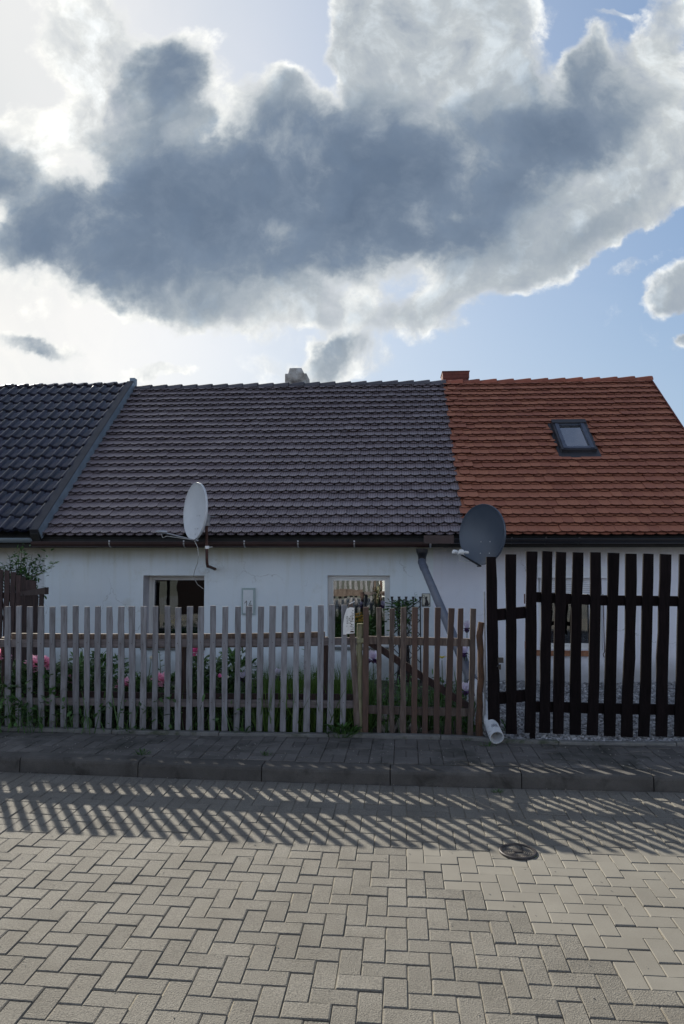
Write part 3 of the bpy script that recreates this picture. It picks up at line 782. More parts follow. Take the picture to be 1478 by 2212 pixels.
# mortar fillet where the tiles meet
# gutters
def half_gutter(root, name, ua, ub, v, z, r, mat, slope=0.0, brk=None, bmat='galv'):
    mb = MB(); K_ = 10
    prof_ = [(math.cos(math.pi+math.pi*k/K_)*r, math.sin(math.pi+math.pi*k/K_)*r) for k in range(K_+1)]
    prof_ = prof_+[(a*.88, b*.88) for a, b in prof_[::-1]]
    pts = [(HP(ua+(ub-ua)*q, v, z+slope*q), HV, UP) for q in (0, .5, 1)]
    mb.sweep(prof_, pts)
    mb.tube([HP(ua, v-r, z), HP(ub, v-r, z+slope)], .009, 8)
    o = mb.build(name, mat, root)
    for q in brk or []:
        b = MB(); zz = z+slope*(q-ua)/(ub-ua)
        pf = [HP(q, v+math.cos(math.pi+math.pi*k/8)*(r+.005), zz+math.sin(math.pi+math.pi*k/8)*(r+.005)) for k in range(9)]
        for a_, b_ in zip(pf, pf[1:]): b.box(a_-HU*.010, HU*.02, b_-a_, (UP*.003 if abs((b_-a_).z) < abs((b_-a_).xy.length) else -HV*.003))
        b.box(pf[0]-HU*.010+UP*.005, HU*.02, HV*.012, UP*.02)
        b.build('gutter_bracket', bmat, o)
    return o
VG = VE-.055
bu = lambda *xs: [hit(x_, 1180, VG)[0] for x_ in xs]
gm_ = half_gutter(mid_h, 'gutter', hit(72, 1175, VG)[0], hit(925, 1175, VG)[0], VG, ZE-.068, .072, 'gutter_brown', -.012, bu(240, 400, 530, 645, 766, 930), 'galv')
cov = MB(); cov.box(HP(hit(915, 1165, VG)[0], VG-.09, ZE-.098), HU*.42, HV*.018, UP*.115); cov.build('gutter_cover', 'gutter_brown', mid_h)
half_gutter(right_h, 'gutter', hit(975, 1175, VG)[0], uR+.02, VG, ZE-.035, .066, 'gutter_black', 0, bu(1105, 1178, 1250), 'gutter_black')
half_gutter(left_h, 'gutter', U0, hit(70, 1165, VG)[0], VG, ZE-.015, .06, 'gutter_zinc', 0, [])
lb = MB(); lb.box(RP(uM-.0, -.04, -.10), HU*(uR-uM), HV*.02, UP*.055); lb.build('eaves_flashing', 'gutter_black', right_h)

# outlet and the long downpipe that runs out to the pavement
oc_u, oc_z = hit(912, 1188, VG)
pO = HP(oc_u, VG, oc_z); fun = MB()
fun.tube([pO+UP*.02, pO-UP*.035, pO-UP*.10, pO-UP*.16], [.085, .08, .058, .052], 16); fun.build('outlet', 'gutter_black', mid_h)
pA = pO-UP*.13
pEnd = gr(1069, 1587, .20)
pA2 = HP(hit(910, 1212, VG)[0], VG-.01, hit(910, 1212, VG)[1])
dirp = (pEnd-pA2)
pMid = None
# split where the grey length changes to white
best = min(range(5, 95), key=lambda k: abs(pix(pA2+dirp*(k/100))[1]-1470))
pMid = pA2+dirp*(best/100)
dp = thing('downpipe', pEnd-UP*.1, 'long slanting drain pipe, grey at the gutter and white at its open end', 'drain pipe')
g1 = MB(); g1.tube([pA+UP*.02, pA-UP*.02, pA2+dirp*.012, pA2+dirp*.05, pMid], [.056, .056, .056, .052, .052], 20)
g1.tube([pA2+dirp*.045, pA2+dirp*.065], [.058, .058], 20); g1.tube([pMid-dirp*.01, pMid+dirp*.012], [.062, .062], 20)
g1.build('upper_pipe', 'pipe_grey', dp, smooth=False)
g2 = MB(); n_ = 28; e1 = pEnd+Vector((.012, -.03, -.018))
ax = (e1-pMid).normalized(); sd = ax.cross(UP).normalized(); upv = sd.cross(ax)
rings = []
for P_, ro in ((pMid, .052), (e1-ax*.16, .052), (e1-ax*.158, .060), (e1, .062), (e1, .055), (e1-ax*.5, .055)):
    rings.append([g2.vert(P_+sd*math.cos(6.2832*k/n_)*ro+upv*math.sin(6.2832*k/n_)*ro) for k in range(n_)])
for a_, b_ in zip(rings, rings[1:]):
    for k in range(n_): g2.face((a_[k], a_[(k+1) % n_], b_[(k+1) % n_], b_[k]))
o_ = g2.build('lower_pipe', 'pipe_white', dp)
sl2 = MB(); sl2.poly([e1-ax*.13+(sd*math.cos(6.2832*k/n_)+upv*math.sin(6.2832*k/n_))*.0548 for k in range(n_)]); sl2.build('shade_disc', 'soil', o_)  # dark disc added to stand in for the shade inside the open pipe
mk = MB()   # faded maker's stamp on the pipe collar
for q in range(9):
    th = rad(62+q*6); c0 = e1-ax*(.07+.02*(q % 2)); p0 = c0+(sd*math.cos(th)+upv*math.sin(th))*.0628
    tg = (-sd*math.sin(th)+upv*math.cos(th))
    mk.poly([p0, p0+tg*.005, p0+tg*.005-ax*.022, p0-ax*.022])
mk.build('stamp', 'pipe_grey', o_)

# chimneys
def chimney_plaster():
    u0_, u1_ = rhit(616, 835)[0], rhit(668, 835)[0]
    Y = HP(0, VR+.35, 0)
    a0, z0 = hit(617, 835, VR+.30); a1, z1 = hit(669, 812, VR+.30); _, zt = hit(640, 797, VR+.30); _, zs_ = hit(640, 811, VR+.30)
    mb = MB(); w = a1-a0; d = w*1.1
    def ring(z, i0, i1, iv): return [HP(a0+i0, VR+.20+iv, z), HP(a1-i1, VR+.20+iv, z), HP(a1-i1, VR+.2+d-iv, z), HP(a0+i0, VR+.2+d-iv, z)]
    mb.hexa(ring(ZR-.5, 0, 0, 0)+ring(zs_+.02, 0, .05, .01)); mb.hexa(ring(zs_+.02, .06, .10, .03)+ring(zt+.01, .085, .16, .05))
    mb.hexa(ring(zt+.01, .11, .185, .10)+ring(zt+.03, .12, .20, .12))
    o = mb.build('chimney', 'plaster_old', mid_h); mdf = o.modifiers.new('b', 'BEVEL'); mdf.width = .02; mdf.segments = 2
    f = MB(); f.hexa(ring(ZR-.1, -.02, -.02, -.03)+ring(ZR+.12, -.01, -.01, -.01)); f.build('flashing', 'zinc', o)
chimney_plaster()
a0, _ = hit(956, 820, VR+.25); a1, zt = hit(1013, 804, VR+.25)
cb_ = MB()
for i, (z_, o_w) in enumerate(((ZR-.4, 0), (ZR+.06, 0), (ZR+.125, .012), (zt-.065, .012), (zt, .0))):
    pass
def rng(z, o_): return [HP(a0-o_, VR+.18-o_, z), HP(a1+o_, VR+.18-o_, z), HP(a1+o_, VR+.68+o_, z), HP(a0-o_, VR+.68+o_, z)]
cb_.hexa(rng(ZR-.4, -.01)+rng(zt-.13, -.01)); cb_.hexa(rng(zt-.13, .0)+rng(zt-.07, .0)); cb_.hexa(rng(zt-.07, -.008)+rng(zt-.062, -.008)); cb_.hexa(rng(zt-.062, .0)+rng(zt-.004, .0))
o = cb_.build('chimney', 'brick', right_h)
cf = MB(); cf.hexa(rng(ZR-.1, .012)+rng(ZR+.075, .012)); cf.build('flashing', 'plaster_old', o)
cf = MB(); cf.hexa(rng(zt, .012)+rng(zt+.012, .012)); cf.build('cap', 'brick', o)

# skylight
sk_o = MB()
def slab(mb, ua, ub, s0, s1, n0, n1, r=.5): mb.box(RP(ua, s0, n0), HU*(ub-ua), RS*(s1-s0), RN*(n1-n0), r)
slab(sk_o, ska, ska+.035, sks0, sks1, .0, .125); slab(sk_o, skb-.035, skb, sks0, sks1, .0, .125)
slab(sk_o, ska+.035, skb-.035, sks0, sks0+.03, .0, .115); slab(sk_o, ska-.005, skb+.005, sks1-.11, sks1, .126, .15); slab(sk_o, ska+.035, skb-.035, sks1-.03, sks1, 0, .126)
skf = sk_o.build('skylight', 'verge_metal', right_h)
s2 = MB(); slab(s2, ska+.037, ska+.095, sks0+.031, sks1-.032, .03, .135); slab(s2, skb-.095, skb-.037, sks0+.031, sks1-.032, .03, .135)
slab(s2, ska+.096, skb-.096, sks0+.031, sks0+.085, .03, .130); slab(s2, ska+.096, skb-.096, sks1-.12, sks1-.05, .03, .120)
s2.build('sash', 'sash_metal', skf)
s3 = MB(); slab(s3, ska+.096, skb-.096, sks0+.086, sks1-.121, .085, .095); s3.build('pane', 'glass', skf)
s4 = MB(); slab(s4, ska+.09, skb-.09, sks0+.05, sks1-.06, -.0, .012); s4.build('blind', 'curtain', skf)
s5 = MB(); slab(s5, ska-.05, skb+.05, fl0, sks0, .030, .062); slab(s5, ska-.05, ska-.002, sks0, sks1+.02, .03, .055); slab(s5, skb+.002, skb+.05, sks0, sks1+.02, .03, .055); s5.build('flashing', 'verge_metal', skf)

# windows
def window(root, Wn, dep, fr, name='window', ext=.0):
    ua, ub, za, zb = Wn
    rv = MB(); e = .0
    rv.poly([HP(ua, 0, za), HP(ua, dep, za), HP(ua, dep, zb), HP(ua, 0, zb)])
    rv.poly([HP(ub, dep, za), HP(ub, 0, za), HP(ub, 0, zb), HP(ub, dep, zb)])
    rv.poly([HP(ua, dep, zb), HP(ub, dep, zb), HP(ub, 0, zb), HP(ua, 0, zb)])
    rv.poly([HP(ua, 0, za), HP(ub, 0, za), HP(ub, dep, za), HP(ua, dep, za)])
    w_ = rv.build(name, 'reveal', root)
    if ext: dep -= .002; ub += ext; f0 = MB(); f0.box(HP(Wn[1]+.002, dep-.058, za), HU*(ext+.01), HV*.06, UP*.01)
    f = MB(); d0 = dep-.055
    def bar(a, b, c, d, v0=d0, v1=dep): f.box(HP(a, v0, c), HU*(b-a), HV*(v1-v0), UP*(d-c))
    bar(ua, ua+fr, za, zb); bar(ub-fr, ub, za, zb); bar(ua+fr, ub-fr, zb-fr, zb); bar(ua+fr, ub-fr, za, za+fr)
    k = fr+.002; k2 = fr+.035
    bar(ua+k, ua+k2, za+k, zb-k, d0+.012, dep-.004); bar(ub-k2, ub-k, za+k, zb-k, d0+.012, dep-.004); bar(ua+k2, ub-k2, zb-k2, zb-k, d0+.012, dep-.004); bar(ua+k2, ub-k2, za+k, za+k2, d0+.012, dep-.004)
    f.build('frame', 'frame', w_)
    p = MB(); p.box(HP(ua+k2, dep-.03, za+k2), HU*(ub-ua-2*k2), HV*.006, UP*(zb-za-2*k2)); p.build('pane', 'glass_dim' if ext or root is right_h else 'glass', w_)
    return w_
def room(root, ua, ub, za, zb, dep):
    mb = MB(); a, b, c, d, e0, e1 = ua-.6, ub+.6, -.3, 2.2, dep+.005, dep+2.2
    mb.poly([HP(a, e1, c), HP(b, e1, c), HP(b, e1, d), HP(a, e1, d)]); mb.poly([HP(a, e0, c), HP(a, e1, c), HP(a, e1, d), HP(a, e0, d)])
    mb.poly([HP(b, e1, c), HP(b, e0, c), HP(b, e0, d), HP(b, e1, d)]); mb.poly([HP(a, e0, d), HP(b, e0, d), HP(b, e1, d), HP(a, e1, d)]); mb.poly([HP(a, e0, c), HP(b, e0, c), HP(b, e1, c), HP(a, e1, c)])
    mb.box(HP(ua-.02, dep+.004, za-.03), HU*(ub-ua+.04), HV*.22, UP*.03)
    mb.build('interior', 'room', root)
wa = window(mid_h, W1, .33, .045, ext=.05); wb = window(mid_h, W2, .14, .045)
wc = window(right_h, W3, .10, .05)
for root, Wn, d in ((mid_h, W1, .33), (mid_h, W2, .14), (right_h, W3, .1)): room(root, *Wn, d)
def curtain(root, ua, ub, za, zb, v, seed):
    rg = random.Random(seed); mb = MB(); n = 60; k = 0
    for i in range(n+1):
        q = i/n; vv = v+.018*math.sin(q*40+rg.random()*.6)
        mb.vert(HP(ua+(ub-ua)*q, vv, za)); mb.vert(HP(ua+(ub-ua)*q, vv, zb))
    for i in range(n): mb.face((2*i, 2*i+2, 2*i+3, 2*i+1))
    mb.build('curtain', 'curtain', root, smooth=True)
curtain(wb, W2[0]+.02, W2[0]+.15, W2[2], W2[3], .42, 3)
for Wn, root, mt in ((W1, wa, 'edging'), (W2, wb, 'edging'), (W3, wc, 'sill')):
    sm = MB(); n = 9
    if mt == 'sill':
        for i in range(n):
            w = (Wn[1]-Wn[0]-.06)/n; sm.box(HP(Wn[0]-.05+i*w, -.06, Wn[2]-.085), HU*(w-.006), HV*.16, UP*(.075+R.gauss(0, .002)), R.random())
    else: sm.box(HP(Wn[0]-.02, -.035, Wn[2]-.045), HU*(Wn[1]-Wn[0]+.04), HV*.14, UP*.042)
    sm.build('sill', mt, root)
# roller shutter box with lowered slats on the right-hand window
sb = MB(); u0_, z0_ = hit(1160, 1246); u1_, z1_ = hit(1311, 1224)
sb.box(HP(u0_, -.07, z0_), HU*(u1_-u0_), HV*.068, UP*(z1_-z0_)); sb.box(HP(u0_-.01, -.078, z0_-.015), HU*(u1_-u0_+.02), HV*.076, UP*.016); shb = sb.build('shutter_box', 'shutter', wc)
sl_ = MB(); zlow = hit(1200, 1283)[1]; z = zlow
while z < W3[3]-.01: sl_.box(HP(W3[0]+.02, .004, z), HU*(W3[1]-W3[0]-.04), HV*.012, UP*.024); z += .029
sl_.build('shutter_slats', 'shutter', shb)
jm = MB(); ja, jb = hit(1273, 1290)[0], W3[1]
jm.box(HP(ja, .018, W3[2]), HU*(jb-ja), HV*.03, UP*(zlow-W3[2]-.0)); jm.build('side_panel', 'shutter', wc)
sp_ = MB(); sp_.tube([HP(W3[1]+.01, -.02, zlow), HP(W3[1]+.012, -.03, W3[2]-.02), HP(W3[1]-.015, -.05, W3[2]-.06), HP(W3[1]+.0, -.05, W3[2]-.10)], .006, 6); sp_.build('shutter_cord', 'rust', wc)
#@@TAIL

# ------------------------------------------------------------------ satellite dishes
def dish(root, c, nrm, w, h, mat, back, bolts, depth=.075):
    nrm = nrm.normalized(); sd = nrm.cross(UP).normalized(); up = sd.cross(nrm).normalized()
    mb = MB(); RG, AN = 9, 48; rings = []
    for off, rr in ((0, 1.0), (-.010, 1.012), (-.026, 1.0)):
        pass
    def pt(r, a, o=0.0, k=1.0): return c+sd*(math.cos(a)*w/2*r*k)+up*(math.sin(a)*h/2*r*k)-nrm*(depth*(1-r*r)+o)
    for i in range(1, RG+1): rings.append([mb.vert(pt(i/RG, 6.2832*k/AN)) for k in range(AN)])
    rings.append([mb.vert(pt(1, 6.2832*k/AN, -.006, 1.012)) for k in range(AN)])
    rings.append([mb.vert(pt(1, 6.2832*k/AN, .004, 1.022)) for k in range(AN)])
    rings.append([mb.vert(pt(1, 6.2832*k/AN, .028, 1.018)) for k in range(AN)])
    rings.append([mb.vert(pt(1, 6.2832*k/AN, .028, 1.0)) for k in range(AN)])
    for i in range(RG-1, 0, -1): rings.append([mb.vert(pt(i/RG, 6.2832*k/AN, .012)) for k in range(AN)])
    c0 = mb.vert(pt(0, 0)); c1 = mb.vert(pt(0, 0, .012))
    for k in range(AN):
        mb.face((c0, rings[0][k], rings[0][(k+1) % AN])); mb.face((c1, rings[-1][(k+1) % AN], rings[-1][k]))
    for a_, b_ in zip(rings, rings[1:]):
        for k in range(AN): mb.face((a_[k], b_[k], b_[(k+1) % AN], a_[(k+1) % AN]))
    rf = mb.build('reflector', mat, root, smooth=True)
    for x, y in bolts:
        bt = MB(); r = math.hypot(x, y); p = pt(r, math.atan2(y, x)); bt.tube([p, p+nrm*.006], .008, 8); bt.build('bolt', 'galv', rf)
    return sd, up
DN = Vector((-.81, -.585, .05))
m0 = HP(hit(447, 1225, -.72)[0], -.72, hit(447, 1222, -.72)[1]); mtop = HP(hit(446, 1110, -.72)[0], -.72, hit(446, 1110, -.72)[1])
wallp = HP(hit(465, 1229)[0], -.01, hit(465, 1229)[1])
d1 = thing('satellite_dish', wallp, 'pale grey satellite dish seen nearly edge-on beside its bent rusty pole', 'satellite dish', 'satellite dishes on the cottages')
c1_ = at(420.5, 1104, m0.y-.10)
sd, up = dish(d1, c1_, DN, .74, .80, 'dish_white', None, [(-.05, -.15), (.16, -.15), (-.12, -.62), (.10, -.62), (-.06, -.82)])
mm = MB(); mm.tube([mtop, m0+UP*.08, m0+UP*.03+(wallp-m0)*.03, m0+(wallp-m0)*.10-UP*.005, m0+(wallp-m0)*.3, wallp], .021, 12); mm.build('pole', 'rust', d1)
mm = MB(); q = m0+UP*.26; mm.tube([q-UP*.02, q+UP*.02], .03, 12); mm.tube([q, q+HU*.15+HV*.55+UP*.03], .008, 6); mm.build('clamp', 'white_plastic', d1)
bk = MB(); b0 = c1_-DN.normalized()*.08-up*.12
for dz in (-.05, .05): bk.box(b0+up*dz-UP*.012, (mtop*0)+Vector((m0.x-b0.x+.02, m0.y-b0.y, 0)), Vector((.0, .05, 0)), UP*.022)
bk.box(Vector((m0.x-.035, m0.y-.03, b0.z-.08)), (.07, 0, 0), (0, .06, 0), (0, 0, .16)); bk.tube([Vector((m0.x-.02, m0.y-.03, b0.z+.045)), Vector((m0.x+.11, m0.y-.02, b0.z+.045))], .006, 6)
bk.build('bracket', 'galv', d1)
ar = MB(); foot = c1_-up*.41-DN.normalized()*.02; head = at(347, 1149, foot.y-.27)
ar.tube([foot-DN.normalized()*.06, foot, head+(foot-head)*.12], .011, 8); am = ar.build('arm', 'galv', d1)
ln = MB()
for dx in (-.055, .045):
    p = head+sd*dx; ln.tube([p-DN.normalized()*.06, p-DN.normalized()*.02, p+DN.normalized()*.03, p+DN.normalized()*.05], [.024, .024, .018, .012], 12)
ln.tube([head-sd*.07, head+sd*.07], .008, 6); ln.build('receiver_head', 'galv', am)
cb1 = MB()
cb1.tube([foot, at(427, 1182, foot.y), at(429, 1200, foot.y), at(427, 1216, foot.y+.2), at(421, 1232, foot.y+.5), HP(*[hit(419, 1246)[0], -.02, hit(419, 1246)[1]]), HP(hit(427, 1262)[0], -.012, hit(427, 1262)[1]), HP(hit(440, 1272)[0], -.012, hit(440, 1272)[1])], .0045, 6)
cb1.tube([head, at(352, 1162, head.y), at(360, 1158, head.y), foot-DN*.02], .004, 6); cb1.build('cable', 'cable', d1)

c2_ = at(1040, 1154, 9.50)
wp2 = HP(hit(1065, 1200)[0], -.01, hit(1065, 1200)[1])
d2 = thing('satellite_dish', wp2, 'dark graphite satellite dish above the corner of the black gate', 'satellite dish', 'satellite dishes on the cottages')
dish(d2, c2_, DN, .80, .80, 'dish_grey', None, [(-.23, -.24), (.18, -.24), (-.28, -.63), (.13, -.63)], .085)
mm = MB(); q = c2_-DN.normalized()*.12; mm.tube([q+UP*.15, q-UP*.22, Vector((q.x, q.y+.02, q.z-.30)), Vector((wp2.x, wp2.y, q.z-.32))], .021, 12); mm.build('pole', 'gutter_black', d2)
ar = MB(); foot = c2_-up*.425; head = at(993, 1196, foot.y-.30)
ar.tube([foot-DN.normalized()*.05+sd*.10, foot, head+(foot-head)*.1], .013, 8); am = ar.build('arm', 'gutter_black', d2)
ln = MB(); n_ = DN.normalized()
for dx, k in ((-.05, 1), (.06, .9)):
    p = head+sd*dx+UP*.02
    ln.tube([p-n_*.10, p-n_*.05, p-n_*.045, p-n_*.0, p, p+n_*.04, p+n_*.06], [.018, .020, .014, .014, .034*k, .034*k, .02], 12)
ln.tube([head-sd*.07, head+sd*.07], .012, 6); ln.build('receiver_head', 'white_plastic', am)
cb2 = MB(); cb2.tube([head-UP*.03, at(992, 1212, head.y), at(1002, 1213, head.y), at(1020, 1212, foot.y), at(1032, 1222, foot.y), at(1043, 1218, foot.y)], .005, 6)
cb2.build('cable', 'cable', d2)

# ------------------------------------------------------------------ text helper, number plate, dog sign
def text_mesh(body, size, parent, place, mat, name='lettering', rot=0.0):
    cu_ = bpy.data.curves.new('t', 'FONT'); cu_.body = body; cu_.size = size; cu_.extrude = .0008; cu_.align_x = 'CENTER'; cu_.align_y = 'CENTER'
    ob = bpy.data.objects.new('t', cu_); COL.objects.link(ob)
    dg = bpy.context.evaluated_depsgraph_get(); me = bpy.data.meshes.new_from_object(ob.evaluated_get(dg))
    mb = MB(); c_, s_ = math.cos(rot), math.sin(rot)
    for v in me.vertices:
        x, y = v.co.x*c_-v.co.y*s_, v.co.x*s_+v.co.y*c_
        mb.v.append(tuple(place+HU*x+UP*y-HV*v.co.z))
    for p in me.polygons: mb.face(list(p.vertices))
    bpy.data.objects.remove(ob); bpy.data.curves.remove(cu_)
    return mb.build(name, mat, parent)
a_, b_ = hit(523, 1327), hit(552, 1270)
pl = thing('house_number_sign', HP((a_[0]+b_[0])/2, -.01, a_[1]), 'narrow white house number plate in a green-grey frame between the windows', 'sign', None, -HA)
q = MB(); q.box(HP(a_[0], -.030, a_[1]), HU*(b_[0]-a_[0]), HV*.028, UP*(b_[1]-a_[1])); q.build('frame', 'plate_rim', pl)
q = MB(); q.box(HP(a_[0]+.022, -.036, a_[1]+.02), HU*(b_[0]-a_[0]-.05), HV*.005, UP*(b_[1]-a_[1]-.05)); q.build('plate', 'plate', pl)
def stroke(mb, pts, w):
    for p, q_ in zip(pts, pts[1:]):
        a, b = Vector(p), Vector(q_); d = (b-a).normalized(); n_ = Vector((-d.y, d.x))*w/2
        mb.poly([HP(hit(P.x, P.y)[0], -.0375, hit(P.x, P.y)[1]) for P in (a-n_, b-n_, b+n_, a+n_)])
sw = MB(); stroke(sw, [(529.5, 1303), (534, 1297.5), (534, 1312)], 1.3); sw.build('number', 'ink', pl)
sw = MB(); stroke(sw, [(543.5, 1297), (538.5, 1307.5), (546.5, 1307.5)], 1.3); stroke(sw, [(543.2, 1303), (543.2, 1312.5)], 1.3); sw.build('number', 'ink', pl)
a_, b_ = hit(911.5, 1310), hit(929.5, 1282)
dgs = thing('dog_warning_sign', HP((a_[0]+b_[0])/2, -.01, a_[1]), 'small cream dog warning sign with black border beside the slanting grey pipe', 'sign', None, -HA)
W_, H_ = b_[0]-a_[0], b_[1]-a_[1]
q = MB(); q.box(HP(a_[0], -.010, a_[1]), HU*W_, HV*.008, UP*H_); q.build('border', 'black', dgs)
q = MB(); q.box(HP(a_[0]+.008, -.013, a_[1]+.008), HU*(W_-.016), HV*.003, UP*(H_-.016)); q.build('face', 'cream', dgs)
text_mesh('D', .055, dgs, HP(a_[0]+.028, -.0145, b_[1]-.045), 'black', 'letter')
q = MB()   # sitting dog in silhouette
for poly in ([(.30, .06), (.78, .06), (.80, .30), (.70, .52), (.58, .62), (.40, .62), (.42, .40), (.34, .25)], [(.42, .60), (.62, .60), (.66, .80), (.60, .90), (.54, .80), (.44, .84), (.38, .72)],
             [(.34, .64), (.44, .66), (.44, .76), (.34, .72)], [(.78, .10), (.90, .16), (.92, .34), (.86, .32), (.84, .22), (.78, .20)], [(.10, .08), (.24, .08), (.24, .16), (.10, .16)]):
    q.poly([HP(a_[0]+W_*x, -.0142, a_[1]+H_*(y*.92)) for x, y in poly])
q.build('dog_silhouette', 'black', dgs)

# ------------------------------------------------------------------ timber
def plank(mb, A, B, w, th, wd=None, nd=None, seg=7, jit=.0022, taper=0.0, rag=.0):
    A, B = Vector(A), Vector(B); ax = (B-A).normalized(); wd = Vector(wd or (1, 0, 0)); wd = (wd-ax*wd.dot(ax)).normalized(); nd = ax.cross(wd).normalized() if nd is None else Vector(nd)
    rings = []; bow = R.gauss(0, .003)
    for i in range(seg+1):
        q = i/seg; p = A+(B-A)*q+wd*(bow*math.sin(q*3.14)); ww = w*(1-taper*q)
        l, r_ = R.gauss(0, jit), R.gauss(0, jit); e = (ax*R.gauss(0, rag) if i == seg else Vector((0, 0, 0))); e2 = (ax*R.gauss(0, rag) if i == seg else Vector((0, 0, 0)))
        c_ = .0022
        rings.append([mb.vert(p+wd*x+nd*y+ee) for x, y, ee in ((-ww/2+l, -th/2+c_, e), (-ww/2+l+c_, -th/2, e), (ww/2+r_-c_, -th/2, e2), (ww/2+r_, -th/2+c_, e2), (ww/2+r_, th/2, e2), (-ww/2+l, th/2, e))])
    for a, b in zip(rings, rings[1:]):
        for k in range(6): mb.face((a[k], a[(k+1) % 6], b[(k+1) % 6], b[k]))
    mb.face(rings[0][::-1]); mb.face(rings[-1])
def post(mb, A, B, r, seg=8, jit=.003, n=12):
    pts = [Vector(A)+(Vector(B)-Vector(A))*(i/seg)+Vector((R.gauss(0, jit), R.gauss(0, jit), 0)) for i in range(seg+1)]
    mb.tube(pts, [r*(1+R.gauss(0, .05)) for _ in pts], n)
def FY(px, py, off=0.0):     # photo point on the fence plane (offset towards the garden)
    Y = 6.45
    for _ in range(4): P = at(px, py, Y); Y = fenceY(P.x)+off
    return at(px, py, Y)
def nail(P, parent):
    mb = MB(); p = P+Vector((R.uniform(-.008, .008), -.0105, R.uniform(-.01, .01))); mb.tube([p+Vector((0, .004, 0)), p-Vector((0, .0015, 0))], .0036, 6); mb.build('nail', 'rust', parent)

gf = thing('picket_fence', FY(370, 1580), 'long weathered grey picket fence in front of the flower garden', 'fence')
gx = [-58, -33, -8, 16.8, 41.1, 65, 88.8, 113.7, 138.6, 163.7, 188, 212, 236.8, 262, 285.5, 310.5, 336.5, 362.2, 385.7, 411, 434.8, 461, 486.9, 514.3, 538.1, 564.3, 589.6, 615.5, 640.8, 666.4, 693.2, 717.5, 743.8]
lean = [2, 1, 0, .5, -1, 0, 1, -.5, -1, 1, -1, 0, -2, -1, 1, -1.5, -2, -2, -2, -2, -1, -3, -2, -3, -2, -4, -3, -5, -3, -4, -3, -5, -4]
for i, (x, dl) in enumerate(zip(gx, lean)):
    top = 1310-2.5*max(0, (x-500)/250)+R.gauss(0, 1.0); bot = 1570+.0165*max(x, 0)+R.gauss(0, 1.2)
    m_ = MB(); plank(m_, FY(x+dl, bot), FY(x, top), .0535+R.gauss(0, .0025), .019, jit=.0018, rag=.001); ob = m_.build('picket', 'wood_grey', gf)
    nail(FY(x+dl*.3, 1389), ob); nail(FY(x+dl*.75, 1516), ob)
def rail(root, pts, h_px, off, th, mat, name='rail'):
    mb = MB(); P = [(FY(x, y, off), FY(x, y+h_px, off)) for x, y in pts]
    A, B = P[0], P[-1]; n = len(P)
    rings = [[mb.vert(t), mb.vert(b), mb.vert(b+Vector((0, th, 0))), mb.vert(t+Vector((0, th, 0)))] for t, b in P]
    for a, b in zip(rings, rings[1:]):
        for k in range(4): mb.face((a[k], a[(k+1) % 4], b[(k+1) % 4], b[k]))
    mb.face(rings[0][::-1]); mb.face(rings[-1])
    return mb.build(name, mat, root)
rail(gf, [(-70, 1381), (120, 1382), (380, 1381), (560, 1380), (705, 1378), (775, 1377)], 16, .0125, .028, 'wood_rail')
rail(gf, [(24, 1368), (120, 1369), (380, 1370), (560, 1368), (702, 1365)], 30, .047, .03, 'wood_brown', 'rail')
rail(gf, [(-70, 1507), (200, 1508), (380, 1511), (560, 1512), (770, 1514)], 16, .0125, .028, 'wood_rail')
rail(gf, [(40, 1492), (200, 1494), (380, 1498), (560, 1499), (770, 1500)], 28, .047, .03, 'wood_old', 'rail')
for x in (12, 395, 700):
    m_ = MB(); post(m_, FY(x, 1592, .125), FY(x, 1376, .125), .038); m_.build('post', 'wood_old', gf)

lp = MB(); plank(lp, FY(772, 1587, .005), FY(757, 1303, .005), .05, .022); lo = lp.build('fence_stake', 'wood_brown', None, FY(772, 1587, .005))
tag(lo, 'leaning brown stake behind the white bag, beside the mossy post', 'stake')
mp = MB(); post(mp, FY(779, 1590, .03), FY(777, 1347, .03), .030, n=14); o = mp.build('gate_post', 'post_green', None, FY(779, 1590, .03)); tag(o, 'mossy yellow-green round gate post beside the white bag', 'post')
mp = MB(); q = FY(778, 1383, -.002); mp.box(q+Vector((-.032, -.012, -.02)), (.064, 0, 0), (0, .012, 0), (0, 0, .04)); mp.build('wood_block', 'post_green', o)
mp = MB(); post(mp, FY(1034, 1588, .02), FY(1040, 1344, .02), .030, jit=.004, n=14); o = mp.build('gate_post', 'post_rust', None, FY(1034, 1588, .02)); tag(o, 'orange-brown bark gate post at the right end of the brown gate', 'post')
mp = MB(); mp.tube([FY(1047, 1578, .04), FY(1048, 1430, .04), FY(1046.5, 1278, .04)], .0075, 8); o = mp.build('garden_pole', 'galv', None, FY(1047, 1578, .04)); tag(o, 'thin pale metal pole standing between the orange post and black gate', 'pole')

bg = thing('garden_gate', FY(905, 1588), 'low red-brown picket gate with a diagonal brace, between two round posts', 'gate')
rg_ = [(790.8, 789, 1311, 12.5, 'wood_red'), (818.4, 819.5, 1312, 10.5, 'wood_brown'), (847.7, 847, 1315, 11, 'wood_brown'), (872.4, 870.5, 1312, 12, 'wood_brown'), (896.5, 894.5, 1312, 12, 'wood_red'),
       (921.5, 918, 1313, 12, 'wood_red'), (946.3, 943, 1312, 12, 'wood_red'), (975.5, 967, 1314, 13.5, 'wood_red'), (995.4, 991, 1314, 11.5, 'wood_red'), (1022.4, 1016, 1315, 11.5, 'wood_brown')]
for xt, xb, yt, w, mt in rg_:
    m_ = MB(); plank(m_, FY(xb, 1588+R.gauss(0, .8)), FY(xt, yt), w*6.42/FPX, .02, jit=.0018, rag=.0015); ob = m_.build('picket', mt, bg)
    nail(FY(xt*.7+xb*.3, 1384), ob); nail(FY(xt*.3+xb*.7, 1534), ob)
